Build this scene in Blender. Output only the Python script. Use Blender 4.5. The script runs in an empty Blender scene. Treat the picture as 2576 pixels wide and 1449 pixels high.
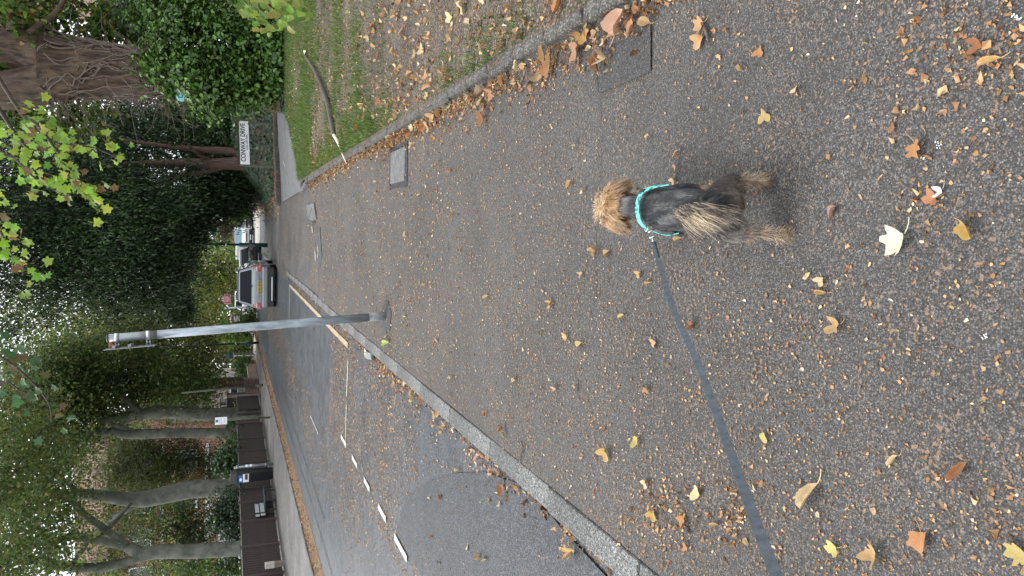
import bpy, bmesh, math, random
import numpy as np
from mathutils import Vector, Matrix
from mathutils.bvhtree import BVHTree

random.seed(7); RNG = np.random.default_rng(7)
C = bpy.context.scene.collection
SC = bpy.context.scene
PI = math.pi

# ------------------------------------------------------------------ camera, sky, sun, exposure
CAM_H = 1.6
PITCH = math.radians(21.78); YAW = math.radians(4.74)
FPX = 1787.0                                   # focal length measured on a 2576 px wide picture
F = Vector((-math.cos(PITCH)*math.sin(YAW), math.cos(PITCH)*math.cos(YAW), -math.sin(PITCH)))
R = Vector((math.cos(YAW), math.sin(YAW), 0))
U = R.cross(F)
cam = bpy.data.cameras.new('camera'); cam_o = bpy.data.objects.new('camera', cam); C.objects.link(cam_o)
cam.sensor_fit = 'HORIZONTAL'; cam.sensor_width = 36; cam.lens = 36*FPX/2576
cam.clip_start = 0.05; cam.clip_end = 2000
mw = Matrix.Identity(4)                        # the phone was held on its side: picture-left is up in the world
for i, v in enumerate((-U, R, -F)):
    for j in range(3): mw[j][i] = v[j]
mw.translation = (0, 0, CAM_H); cam_o.matrix_world = mw
SC.camera = cam_o

SUN_EL, SUN_AZ = math.radians(58), math.radians(-60)       # azimuth measured from +Y towards +X
world = bpy.data.worlds.new('World'); SC.world = world; world.use_nodes = True
wn = world.node_tree; wn.nodes.clear()
sky = wn.nodes.new('ShaderNodeTexSky'); sky.sky_type = 'NISHITA'; sky.sun_disc = False
sky.sun_elevation = SUN_EL; sky.sun_rotation = SUN_AZ; sky.dust_density = 4; sky.air_density = 1.0
hs = wn.nodes.new('ShaderNodeHueSaturation'); hs.inputs['Saturation'].default_value = 0.35
wm = wn.nodes.new('ShaderNodeMix'); wm.data_type = 'RGBA'; wm.inputs[0].default_value = 0.65
wm.inputs[7].default_value = (12.2, 12.7, 13.4, 1)         # the even veil of cloud
wb = wn.nodes.new('ShaderNodeBackground'); wb.inputs['Strength'].default_value = 0.15
wo = wn.nodes.new('ShaderNodeOutputWorld')
wn.links.new(sky.outputs[0], hs.inputs['Color']); wn.links.new(hs.outputs[0], wm.inputs[6])
wn.links.new(wm.outputs[2], wb.inputs['Color']); wn.links.new(wb.outputs[0], wo.inputs['Surface'])
sl = bpy.data.lights.new('sun', 'SUN'); so = bpy.data.objects.new('sun', sl); C.objects.link(so)
sl.energy = 1.5; sl.angle = math.radians(25); sl.color = (1.0, 0.95, 0.88)
sd = Vector((math.cos(SUN_EL)*math.sin(SUN_AZ), math.cos(SUN_EL)*math.cos(SUN_AZ), math.sin(SUN_EL)))
so.rotation_euler = sd.to_track_quat('Z', 'Y').to_euler()
SC.view_settings.view_transform = 'Standard'; SC.view_settings.look = 'None'
SC.view_settings.gamma = 1; SC.view_settings.use_curve_mapping = False
SC.view_settings.exposure = 0.68
SC.render.engine = 'CYCLES'
SC.cycles.max_bounces = 6; SC.cycles.diffuse_bounces = 3; SC.cycles.transparent_max_bounces = 4
SC.cycles.caustics_reflective = False; SC.cycles.caustics_refractive = False

# ------------------------------------------------------------------ measuring helpers
def ray(x, y):
    r = (1449-y-724.5)/FPX; d = (x-1288)/FPX
    return R*r - U*d + F
def G(x, y, z=0.0):
    k = ray(x, y); t = (z-CAM_H)/k.z
    return Vector((0, 0, CAM_H)) + k*t
def AT(x, y, Y):
    k = ray(x, y); return Vector((0, 0, CAM_H)) + k*(Y/k.y)
def ATX(x, y, X):
    k = ray(x, y); return Vector((0, 0, CAM_H)) + k*(X/k.x)
def px(Y): return Y/FPX*1.03                      # metres per picture pixel at depth Y (roughly)

# ------------------------------------------------------------------ object helpers
def tag(o, label=None, cat=None, group=None, kind=None):
    if label: o['label'] = label
    if cat: o['category'] = cat
    if group: o['group'] = group
    if kind: o['kind'] = kind
    return o
def link(o, parent=None, world=True):
    C.objects.link(o)
    if parent is not None:
        o.parent = parent
        if world: o.matrix_parent_inverse = wmat(parent).inverted()
    return o
def wmat(o):
    m = Matrix.LocRotScale(o.location, o.rotation_euler, o.scale)
    if o.parent is not None: m = wmat(o.parent) @ o.matrix_parent_inverse @ m
    return m
def thing(name, label, cat, loc=(0, 0, 0), rz=0.0, group=None):
    o = bpy.data.objects.new(name, None); C.objects.link(o)
    o.location = loc; o.rotation_euler = (0, 0, rz); o.empty_display_size = .1
    return tag(o, label, cat, group)
def npmesh(name, V, Fc, mat=None, cols=None, smooth=False):
    V = np.asarray(V, dtype=np.float32).reshape(-1, 3); Fc = np.asarray(Fc, dtype=np.int32)
    me = bpy.data.meshes.new(name)
    me.vertices.add(len(V)); me.vertices.foreach_set('co', V.ravel())
    k = Fc.shape[1]; n = len(Fc)
    me.loops.add(n*k); me.loops.foreach_set('vertex_index', Fc.ravel())
    me.polygons.add(n); me.polygons.foreach_set('loop_start', np.arange(0, n*k, k, dtype=np.int32))
    if smooth: me.polygons.foreach_set('use_smooth', np.ones(n, dtype=bool))
    if cols is not None:
        a = me.attributes.new('col', 'FLOAT_COLOR', 'POINT')
        cc = np.ones((len(V), 4), dtype=np.float32); cc[:, :3] = cols
        a.data.foreach_set('color', cc.ravel())
    me.update(calc_edges=True)
    if mat: me.materials.append(mat)
    return me
def obj(name, me, parent=None, world=True, mat=None):
    o = bpy.data.objects.new(name, me)
    if mat and not me.materials: me.materials.append(mat)
    return link(o, parent, world)
class MB:
    """collects simple shapes into one mesh"""
    def __init__(s): s.V = []; s.F = []
    def add(s, V, Fc):
        b = len(s.V); s.V += [tuple(v) for v in V]; s.F += [tuple(i+b for i in f) for f in Fc]; return s
    def box(s, c, d, rz=0, m=None, taper=1.0):
        hx, hy, hz = d[0]/2, d[1]/2, d[2]/2
        V = []
        for z, k in ((-hz, 1), (hz, taper)):
            for x, y in ((-hx, -hy), (hx, -hy), (hx, hy), (-hx, hy)): V.append(Vector((x*k, y*k, z)))
        M = Matrix.Translation(c) @ (m if m else Matrix.Rotation(rz, 4, 'Z'))
        return s.add([M @ v for v in V], [(0, 3, 2, 1), (4, 5, 6, 7), (0, 1, 5, 4), (1, 2, 6, 5), (2, 3, 7, 6), (3, 0, 4, 7)])
    def bbox(s, c, d, b=.01, rz=0, m=None):
        bm = bmesh.new(); bmesh.ops.create_cube(bm, size=1)
        for v in bm.verts: v.co = Vector((v.co.x*d[0], v.co.y*d[1], v.co.z*d[2]))
        bmesh.ops.bevel(bm, geom=bm.edges[:], offset=b, segments=2, affect='EDGES', profile=.5)
        M = Matrix.Translation(c) @ (m if m else Matrix.Rotation(rz, 4, 'Z'))
        bm.verts.index_update()
        s.add([M @ v.co for v in bm.verts], [[v.index for v in f.verts] for f in bm.faces]); bm.free(); return s
    def tube(s, pts, rad, n=8, cap=True):
        V, Fc = tube(pts, rad, n)
        s.add(V, Fc)
        if cap:
            b = len(s.V)-len(V); m = len(V)//n
            s.F.append(tuple(b+i for i in reversed(range(n)))); s.F.append(tuple(b+(m-1)*n+i for i in range(n)))
        return s
    def poly(s, pts): return s.add(pts, [tuple(range(len(pts)))])
    def prism(s, pts, d):
        n = len(pts); d = Vector(d); A = [Vector(p) for p in pts]; B = [p+d for p in A]
        return s.add(A+B, [tuple(reversed(range(n))), tuple(range(n, 2*n))] + [(i, (i+1) % n, n+(i+1) % n, n+i) for i in range(n)])
    def build(s, name, mat, parent=None, world=True, smooth=False):
        me = bpy.data.meshes.new(name); me.from_pydata(s.V, [], s.F)
        bm = bmesh.new(); bm.from_mesh(me); bmesh.ops.recalc_face_normals(bm, faces=bm.faces[:]); bm.to_mesh(me); bm.free()
        if smooth: me.polygons.foreach_set('use_smooth', [True]*len(me.polygons))
        me.materials.append(mat); me.update()
        return obj(name, me, parent, world)
def smooth_path(pts, rad, sub=4):
    P = [Vector(p) for p in pts]; out = []; rr = []
    for i in range(len(P)-1):
        p0 = P[max(i-1, 0)]; p1 = P[i]; p2 = P[i+1]; p3 = P[min(i+2, len(P)-1)]
        for k in range(sub):
            t = k/sub
            out.append(.5*((2*p1) + (p2-p0)*t + (2*p0-5*p1+4*p2-p3)*t*t + (3*p1-p0-3*p2+p3)*t**3)); rr.append(rad[i]*(1-t)+rad[i+1]*t)
    out.append(P[-1]); rr.append(rad[-1]); return out, rr
def tube(pts, rad, n=8, rough=0.0, seed=0):
    P = [Vector(p) for p in pts]; V = []; Fc = []
    rg = random.Random(seed)
    ph = [rg.random()*6.28 for _ in range(4)]
    up = Vector((0.13, 0.21, 1)).normalized()
    t0 = (P[1]-P[0]).normalized(); x = t0.orthogonal().normalized()
    for i, p in enumerate(P):
        t = (P[min(i+1, len(P)-1)]-P[max(i-1, 0)]).normalized()
        x = (x - t*x.dot(t)).normalized(); y = t.cross(x)
        for k in range(n):
            a = 2*PI*k/n
            r = rad[i] if not hasattr(rad, '__call__') else rad(i)
            if rough: r *= 1 + rough*(math.sin(3*a+ph[0]+i*.25)*.5+math.sin(5*a+ph[1]-i*.17)*.35+math.sin(2*a+ph[2]+i*.6)*.3)
            V.append(p + x*(r*math.cos(a)) + y*(r*math.sin(a)))
        if i:
            for k in range(n):
                a, b = (i-1)*n+k, (i-1)*n+(k+1) % n
                Fc.append((a, b, b+n, a+n))
    return V, Fc
def copy_tree(o, parent=None):
    c = o.copy(); C.objects.link(c); c.parent = parent
    for ch in o.children: copy_tree(ch, c)
    return c

# ------------------------------------------------------------------ materials
def nt(name):
    m = bpy.data.materials.new(name); m.use_nodes = True
    return m, m.node_tree, m.node_tree.nodes['Principled BSDF']
def N(t, kind, **kw):
    n = t.nodes.new(kind)
    for k, v in kw.items():
        if hasattr(n, k): setattr(n, k, v)
        else: n.inputs[k].default_value = v
    return n
def ramp(t, src, stops):
    r = t.nodes.new('ShaderNodeValToRGB'); t.links.new(src, r.inputs[0])
    while len(r.color_ramp.elements) < len(stops): r.color_ramp.elements.new(.5)
    for e, (p, c) in zip(r.color_ramp.elements, stops):
        e.position = p; e.color = (*c, 1) if len(c) == 3 else c
    return r
def mixc(t, fac, a, b, mode='MIX'):
    m = t.nodes.new('ShaderNodeMix'); m.data_type = 'RGBA'; m.blend_type = mode
    for i, v in ((0, fac), (6, a), (7, b)):
        if hasattr(v, 'is_output'): t.links.new(v, m.inputs[i])
        elif i == 0: m.inputs[0].default_value = v
        else: m.inputs[i].default_value = (*v, 1)
    return m.outputs[2]
def coord(t, scale=None):
    tc = t.nodes.new('ShaderNodeTexCoord'); o = tc.outputs['Object']
    if scale:
        mp = t.nodes.new('ShaderNodeMapping'); mp.inputs['Scale'].default_value = scale
        t.links.new(o, mp.inputs[0]); return mp.outputs[0]
    return o
def bump(t, b, h, s=.3, d=.01):
    n = t.nodes.new('ShaderNodeBump'); n.inputs['Strength'].default_value = s; n.inputs['Distance'].default_value = d
    t.links.new(h, n.inputs['Height']); t.links.new(n.outputs[0], b.inputs['Normal'])
def mat(name, c, rough=.6, var=.25, scale=6.0, c2=None, metal=0, bs=0.0, bd=.01, spec=.5, stretch=None):
    m, t, b = nt(name); co = coord(t, stretch)
    n1 = N(t, 'ShaderNodeTexNoise', Scale=scale, Detail=6.0, Roughness=.65); t.links.new(co, n1.inputs['Vector'])
    c2 = c2 or tuple(x*(1-var) for x in c); c1 = tuple(min(1, x*(1+var*.5)) for x in c)
    r = ramp(t, n1.outputs[0], [(.32, c2), (.68, c1)])
    t.links.new(r.outputs[0], b.inputs['Base Color'])
    b.inputs['Roughness'].default_value = rough; b.inputs['Metallic'].default_value = metal
    b.inputs['Specular IOR Level'].default_value = spec
    if bs: bump(t, b, n1.outputs[0], bs, bd)
    return m
def asphalt(name, base, light, stone=115.0, tint=(.5, .45, .4), stain=.35, rough=.75, speck=(.30, .22, .14), speck_amt=.0):
    m, t, b = nt(name); co = coord(t)
    v = N(t, 'ShaderNodeTexVoronoi', Scale=stone); t.links.new(co, v.inputs['Vector'])
    sep = N(t, 'ShaderNodeSeparateColor'); t.links.new(v.outputs['Color'], sep.inputs[0])
    r1 = ramp(t, sep.outputs[0], [(0, tuple(x*.5 for x in base)), (.55, base), (.9, light), (1, tuple(min(1, x*1.45) for x in light))])
    edge = ramp(t, v.outputs['Distance'], [(.25, (1, 1, 1)), (.8, (.30, .30, .30))])
    c = mixc(t, 1.0, r1.outputs[0], edge.outputs[0], 'MULTIPLY')
    n = N(t, 'ShaderNodeTexNoise', Scale=.9, Detail=7.0, Roughness=.62); t.links.new(co, n.inputs['Vector'])
    st = ramp(t, n.outputs[0], [(.3, (1-stain,)*3), (.7, (1+stain*.4,)*3)])
    c = mixc(t, 1.0, c, st.outputs[0], 'MULTIPLY')
    n2 = N(t, 'ShaderNodeTexNoise', Scale=3.1, Detail=5.0, Roughness=.7); t.links.new(co, n2.inputs['Vector'])
    n3 = N(t, 'ShaderNodeTexNoise', Scale=70.0, Detail=3.0, Roughness=.6); t.links.new(co, n3.inputs['Vector'])
    if speck_amt:
        ma = N(t, 'ShaderNodeMath', operation='MULTIPLY_ADD'); ma.inputs[1].default_value = .38; t.links.new(n2.outputs[0], ma.inputs[0]); t.links.new(n3.outputs[0], ma.inputs[2])
        k = ramp(t, ma.outputs[0], [(.79, (0, 0, 0)), (.84, (speck_amt,)*3)])
        c = mixc(t, k.outputs[0], c, speck)
    t.links.new(c, b.inputs['Base Color'])
    rr = ramp(t, n2.outputs[0], [(.3, (rough-.1,)*3), (.7, (rough+.1,)*3)]); t.links.new(rr.outputs[0], b.inputs['Roughness'])
    bump(t, b, edge.outputs[0], .55, .004)
    return m
def leafmat(name, trans=.3, rough=.5, spec=.35, objcol=False):
    m, t, b = nt(name)
    if objcol: src = N(t, 'ShaderNodeObjectInfo').outputs['Color']
    else: src = N(t, 'ShaderNodeAttribute', attribute_name='col').outputs['Color']
    co = coord(t); n = N(t, 'ShaderNodeTexNoise', Scale=60.0 if objcol else 9.0, Detail=3.0); t.links.new(co, n.inputs['Vector'])
    k = ramp(t, n.outputs[0], [(.3, (.62, .6, .55)), (.65, (1.12, 1.12, 1.1))])
    c = mixc(t, 1.0, src, k.outputs[0], 'MULTIPLY')
    t.links.new(c, b.inputs['Base Color']); b.inputs['Roughness'].default_value = rough; b.inputs['Specular IOR Level'].default_value = spec
    if trans:
        tr = t.nodes.new('ShaderNodeBsdfTranslucent'); t.links.new(c, tr.inputs['Color'])
        mx = t.nodes.new('ShaderNodeMixShader'); mx.inputs[0].default_value = trans
        out = t.nodes['Material Output']
        t.links.new(b.outputs[0], mx.inputs[1]); t.links.new(tr.outputs[0], mx.inputs[2]); t.links.new(mx.outputs[0], out.inputs[0])
    return m
def brickmat(name, c1, c2, mortar, sc=1.0):
    m, t, b = nt(name)
    tc = t.nodes.new('ShaderNodeTexCoord'); sp = N(t, 'ShaderNodeSeparateXYZ'); t.links.new(tc.outputs['Object'], sp.inputs[0])
    ad = N(t, 'ShaderNodeMath', operation='ADD'); t.links.new(sp.outputs[0], ad.inputs[0]); t.links.new(sp.outputs[1], ad.inputs[1])
    cb = N(t, 'ShaderNodeCombineXYZ'); t.links.new(ad.outputs[0], cb.inputs[0]); t.links.new(sp.outputs[2], cb.inputs[1])
    br = N(t, 'ShaderNodeTexBrick'); br.inputs['Scale'].default_value = sc; br.inputs['Brick Width'].default_value = .225; br.inputs['Row Height'].default_value = .075
    br.inputs['Mortar Size'].default_value = .008
    br.inputs['Color1'].default_value = (*c1, 1); br.inputs['Color2'].default_value = (*c2, 1); br.inputs['Mortar'].default_value = (*mortar, 1)
    t.links.new(cb.outputs[0], br.inputs['Vector'])
    n = N(t, 'ShaderNodeTexNoise', Scale=2.0, Detail=5.0); t.links.new(tc.outputs['Object'], n.inputs['Vector'])
    k = ramp(t, n.outputs[0], [(.3, (.7, .68, .66)), (.7, (1.1, 1.1, 1.1))])
    t.links.new(mixc(t, 1.0, br.outputs[0], k.outputs[0], 'MULTIPLY'), b.inputs['Base Color']); b.inputs['Roughness'].default_value = .85
    bump(t, b, br.outputs['Fac'], -.4, .01)
    return m
def glassmat(name, c=(.02, .025, .03), rough=.04):
    m, t, b = nt(name); b.inputs['Base Color'].default_value = (*c, 1); b.inputs['Roughness'].default_value = rough; b.inputs['Specular IOR Level'].default_value = .9
    return m
def paint(name, c, metal=0, rough=.35, coat=.6):
    m, t, b = nt(name); co = coord(t); n = N(t, 'ShaderNodeTexNoise', Scale=3.0, Detail=5.0); t.links.new(co, n.inputs['Vector'])
    k = ramp(t, n.outputs[0], [(.3, tuple(x*.86 for x in c)), (.7, c)]); t.links.new(k.outputs[0], b.inputs['Base Color'])
    b.inputs['Metallic'].default_value = metal; b.inputs['Roughness'].default_value = rough
    b.inputs['Coat Weight'].default_value = coat; b.inputs['Coat Roughness'].default_value = .06
    return m
M = {}
M['footway'] = asphalt('footway_asphalt', (.078, .072, .066), (.138, .131, .123), 225, stain=.36, rough=.78, speck=(.26, .165, .10), speck_amt=.6)
M['patch_new'] = asphalt('trench_asphalt', (.058, .056, .054), (.10, .098, .095), 200, stain=.2, rough=.8)
M['road'] = asphalt('road_asphalt', (.070, .080, .094), (.125, .137, .155), 110, stain=.28, rough=.38, speck=(.28, .18, .10), speck_amt=.12)
M['road_patch'] = asphalt('road_patch_asphalt', (.036, .040, .047), (.085, .09, .098), 110, stain=.2, rough=.6)
M['junction'] = asphalt('junction_asphalt', (.085, .080, .076), (.16, .15, .14), 100, stain=.4, rough=.6, speck=(.3, .2, .12), speck_amt=.4)
M['side_road'] = asphalt('side_road_asphalt', (.17, .175, .18), (.26, .265, .27), 90, stain=.2, rough=.7)
M['far_path'] = asphalt('far_pavement_asphalt', (.15, .145, .14), (.24, .235, .23), 60, stain=.5, rough=.65, speck=(.3, .2, .12), speck_amt=.4)
M['concrete'] = asphalt('kerb_concrete', (.185, .185, .178), (.27, .27, .262), 150, stain=.55, rough=.85, speck=(.035, .028, .02), speck_amt=.8)
M['kerb_old'] = asphalt('mossy_edging', (.13, .12, .105), (.23, .215, .19), 95, stain=.6, rough=.92, speck=(.05, .055, .03), speck_amt=.8)
M['glare_pale_paving'] = mat('glare_pale_paving', (.42, .40, .37), .8, .3, 5, bs=.3)  # far paving, lightened so its colour carries the sky glare
M['slab'] = mat('cover_concrete', (.125, .126, .122), .85, .6, 26, c2=(.06, .06, .06), bs=1.0, bd=.012)
M['iron'] = mat('dark_iron', (.05, .052, .055), .55, .4, 20, metal=.6, bs=.4)
M['grate'] = mat('grate_iron', (.13, .135, .14), .5, .4, 20, metal=.7, bs=.4)
M['white_line'] = mat('worn_white_paint', (.52, .52, .505), .65, .45, 34, c2=(.19, .19, .188))
M['worn_line'] = mat('nearly_gone_white_paint', (.42, .42, .41), .7, .5, 25, c2=(.2, .2, .2))
M['yellow_line'] = mat('worn_yellow_paint', (.36, .275, .165), .65, .45, 26, c2=(.18, .14, .095))
M['soil'] = asphalt('dry_soil', (.115, .090, .070), (.20, .16, .125), 75, stain=.6, rough=.95, speck=(.24, .15, .085), speck_amt=.7)
M['bank_soil'] = mat('bank_soil', (.10, .07, .05), .95, .5, 5, c2=(.04, .03, .022), bs=1.0, bd=.05)
M['ground'] = mat('field_ground', (.06, .065, .035), .95, .4, 1.5)
M['leaf'] = leafmat('leaf', .5, .5, .35)
M['dark_leaf'] = leafmat('dark_evergreen_leaf', .12, .45, .4)
M['gloss_leaf'] = leafmat('glossy_leaf', .2, .38, .4)
M['litter'] = leafmat('dry_leaf_litter', .12, .75, .2)
M['fallen'] = leafmat('fallen_leaf', .12, .7, .25, objcol=True)
M['live_leaf'] = leafmat('living_leaf', .5, .45, .35, objcol=True)
M['bark_grey'] = mat('smooth_grey_bark', (.135, .138, .112), .85, .5, 2.6, c2=(.045, .05, .038), bs=.9, bd=.05)
M['bark_big'] = mat('rough_brown_bark', (.120, .082, .056), .9, .6, 3.2, c2=(.022, .015, .011), bs=1.0, bd=.08, stretch=(2.5, 2.5, .6))
M['vine'] = mat('dead_ivy_stem', (.15, .118, .095), .9, .4, 20, c2=(.10, .075, .06))
M['bark_yew'] = mat('reddish_yew_bark', (.105, .062, .046), .9, .5, 6, c2=(.04, .026, .02), bs=.8, bd=.03, stretch=(2, 2, .4))
M['bark_pale'] = mat('pale_flaky_bark', (.24, .21, .18), .9, .5, 5, c2=(.08, .07, .055), bs=.6)
M['twig'] = mat('dark_twig', (.085, .068, .055), .9, .4, 20)
M['stick'] = mat('fallen_branch_bark', (.085, .072, .06), .9, .5, 18, c2=(.05, .045, .04), bs=.8, bd=.01)
M['bare_wood'] = mat('bare_pale_wood', (.72, .62, .48), .7, .2, 25)
M['fence'] = mat('dark_stained_boards', (.050, .034, .030), .75, .35, 5, c2=(.026, .018, .017), bs=.4, stretch=(6, 6, .8))
M['fence_post'] = mat('stained_post', (.075, .052, .048), .8, .35, 8, stretch=(4, 4, .8))
M['fence_cap'] = mat('weathered_capping', (.26, .23, .20), .85, .35, 9)
M['pinkish_panel'] = mat('faded_stained_boards', (.115, .085, .08), .8, .3, 6, stretch=(6, 6, .8))
M['galv'] = mat('galvanised_steel', (.33, .37, .41), .42, .35, 7, c2=(.15, .17, .19), metal=.45, bs=.1, stretch=(3, 3, .8))
M['galv_dark'] = mat('grubby_pole_base', (.19, .20, .20), .7, .4, 15)
M['bracket'] = mat('zinc_bracket', (.62, .64, .65), .35, .25, 20, metal=.5)
M['sign_back'] = mat('aluminium_sign_back', (.26, .28, .29), .45, .2, 10, metal=.4)
M['rust'] = mat('rust', (.30, .10, .04), .9, .4, 30)
M['green_post'] = mat('dark_green_paint', (.012, .05, .042), .4, .3, 6)
M['teal_post'] = mat('faded_green_paint', (.07, .17, .14), .5, .3, 6)
M['moss_post'] = mat('mossy_grey_post', (.11, .115, .085), .8, .4, 9)
M['white'] = mat('white_plate', (.86, .88, .89), .5, .06, 4)
M['black_print'] = mat('black_print', (.012, .012, .014), .5, .1, 4)
M['blue_print'] = mat('blue_print', (.04, .13, .42), .5, .1, 4)
M['grey_print'] = mat('grey_print', (.35, .42, .46), .5, .1, 4)
M['red_print'] = mat('red_print', (.62, .03, .07), .45, .12, 4)
M['pink_print'] = mat('pale_print', (.85, .55, .60), .5, .1, 4)
M['maroon'] = mat('maroon_board', (.16, .03, .03), .6, .3, 6)
M['sky_print'] = mat('sky_blue_print', (.22, .52, .66), .5, .2, 12)
M['turq'] = mat('turquoise_plaque', (.28, .66, .76), .45, .12, 4)
M['turq_dark'] = mat('dark_teal_ring', (.03, .16, .22), .5, .1, 4)
M['black_plastic'] = mat('black_plastic', (.010, .011, .014), .45, .25, 8)
M['slat_white'] = mat('weathered_white_slat', (.48, .50, .50), .7, .35, 12, stretch=(1, 1, 3))
M['bench_dark'] = mat('dark_bench_metal', (.025, .03, .034), .5, .3, 8)
M['post_white'] = mat('flaking_white_paint', (.52, .49, .44), .8, .4, 20, c2=(.26, .22, .18))
M['post_wood'] = mat('weathered_timber', (.20, .17, .13), .9, .4, 14, stretch=(3, 3, .8))
M['brick'] = brickmat('brown_brick', (.30, .18, .12), (.20, .12, .09), (.42, .38, .33))
M['brick_dark'] = brickmat('dark_brick', (.13, .07, .055), (.08, .05, .04), (.35, .30, .26))
M['brick_red'] = brickmat('red_brick', (.42, .17, .11), (.34, .13, .09), (.45, .40, .36))
M['render'] = mat('pebbledash', (.46, .40, .37), .9, .4, 4)
M['tan_wall'] = mat('tan_render', (.30, .22, .17), .9, .25, 3)
M['roof'] = mat('roof_tiles', (.16, .08, .06), .8, .3, 6)
M['frame_white'] = mat('white_window_frame', (.78, .78, .77), .5, .08, 4)
M['pane'] = glassmat('window_glass', (.05, .06, .07), .06)
M['car_glass'] = glassmat('car_glass', (.010, .012, .016), .03); M['car_glass'].node_tree.nodes['Principled BSDF'].inputs['Specular IOR Level'].default_value = .09
M['silver'] = paint('silver_car_paint', (.19, .205, .21), .55, .3, .6)
M['black_paint'] = paint('black_car_paint', (.012, .013, .016), .1, .25, .8)
M['white_paint'] = paint('white_car_paint', (.74, .76, .77), 0, .35, .6)
M['grey_paint'] = paint('dark_grey_car_paint', (.06, .065, .075), .2, .3, .7)
M['red_paint'] = paint('red_car_paint', (.45, .05, .04), 0, .35, .6)
M['tail'] = paint('red_tail_lamp', (.28, .008, .014), 0, .2, .8)
M['lamp_clear'] = paint('clear_lamp', (.6, .62, .63), .2, .15, .8)
M['tyre'] = mat('tyre_rubber', (.015, .015, .016), .85, .3, 20)
M['rim'] = mat('wheel_rim', (.38, .39, .40), .35, .2, 10, metal=.7)
M['trim'] = mat('black_trim', (.014, .014, .015), .6, .2, 10)
M['plate_yellow'] = mat('yellow_plate', (.34, .24, .025), .45, .1, 10)
M['cabinet_green'] = mat('cabinet_green', (.07, .22, .17), .5, .2, 6)
M['grey_board'] = mat('dark_grey_board', (.10, .115, .13), .6, .25, 5)
M['brown_post'] = mat('brown_post', (.14, .09, .065), .85, .3, 10)
M['leash'] = mat('grey_webbing', (.085, .10, .115), .7, .3, 60, c2=(.05, .06, .07), bs=.4, bd=.002)
M['skin'] = mat('dog_skin', (.045, .036, .030), .8, .3, 20)
M['nose'] = mat('dog_nose', (.008, .008, .008), .35, .2, 40)
M['steel'] = mat('polished_ring', (.65, .66, .67), .2, .1, 10, metal=1)

# ------------------------------------------------------------------ the ground, roads and pavements
def sheet(name, pts, z, m, kind='structure', n=None):
    b = MB().poly([(p[0], p[1], z if len(p) < 3 else p[2]) for p in pts])
    return tag(b.build(name, m), kind=kind)
def vnoise(x, y, s=1.0, seed=0):
    r = np.random.default_rng(seed); o = np.zeros_like(x, dtype=float)
    for k in range(7):
        a = r.random()*6.28; f = s*(1.0+.55*k); p = r.random(2)*6.28
        o += np.sin((x*np.cos(a)+y*np.sin(a))*f+p[0]+1.3*np.sin((-x*np.sin(a)+y*np.cos(a))*f*.7+p[1]))/(1+.5*k)
    return o/3.0
def grid(name, x0, x1, y0, y1, nx, ny, zf, m, mask=None, kind='structure'):
    xs = np.linspace(x0, x1, nx); ys = np.linspace(y0, y1, ny); X, Y = np.meshgrid(xs, ys)
    Z = zf(X, Y); V = np.stack([X, Y, Z], -1).reshape(-1, 3)
    i = np.arange((ny-1)*(nx-1)); a = (i//(nx-1))*nx+i % (nx-1)
    Fc = np.stack([a, a+1, a+nx+1, a+nx], -1)
    if mask is not None:
        cx = V[Fc, 0].mean(1); cy = V[Fc, 1].mean(1); Fc = Fc[mask(cx, cy)]
    return tag(obj(name, npmesh(name, V, Fc, m, smooth=True)), kind=kind)
ROAD_Z = -0.07
sheet('ground', [(-400, -60), (400, -60), (400, 700), (-400, 700)], -0.30, M['ground'])
def junc_z(X, Y):
    return -0.055*np.clip((Y-13.0)/2.0, 0, 1)
grid('footway', -1.345, 1.02, -3, 14.2, 8, 60, lambda X, Y: .004*vnoise(X, Y, 1.2, 3)+junc_z(X, Y)*.6, M['footway'])
grid('junction', -1.345, 9, 14.2, 27.2, 40, 60, lambda X, Y: np.maximum(junc_z(X, Y), -.055)+.006*vnoise(X, Y, .7, 5)-.002, M['junction'],
     mask=lambda x, y: ((y < 25.95+(x-.8)*.42) | ((x < .98) & (y < 25.9))) & ((x < 1.02) | (y > 17.2+(x-.95)*2.05)))
grid('far_footway', -1.345, 1.0, 25.8, 130, 6, 80, lambda X, Y: -.05+.003*vnoise(X, Y, .7, 6), M['far_path'])
grid('road', -6.95, -1.49, -4, 140, 12, 150, lambda X, Y: ROAD_Z+.03*(1-((X+4.2)/2.75)**2)*.8+.003*vnoise(X, Y, .6, 8), M['road'])
def road_z(x): return ROAD_Z+.024*(1-((x+4.2)/2.75)**2)+.008
# far pavement, then pale sheets at both far ends with sky glare painted in
grid('pavement_across', -10.6, -7.08, -2, 46, 10, 60, lambda X, Y: .02+.01*vnoise(X, Y, .6, 9), M['far_path'])
sheet('pavement_beyond', [(-12, 46), (-7.08, 46), (-7.08, 140), (-12, 140)], .02, M['glare_pale_paving'])
sheet('glare_pale_footway', [(-1.33, 42), (.95, 42), (.95, 75), (-1.33, 75)], -.042, M['glare_pale_paving'])
# side road with its newer, lighter surface and faded letters
sr = [G(712, 509, -.05), G(757, 481, -.05), G(742, 400, -.05), G(735, 350, -.05), G(728, 300, -.05), (8.5, 31.5), (9.5, 29.8), G(697, 278, -.05)]
sheet('side_road', [(p[0], p[1]) for p in sr], -.036, M['side_road'])
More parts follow.
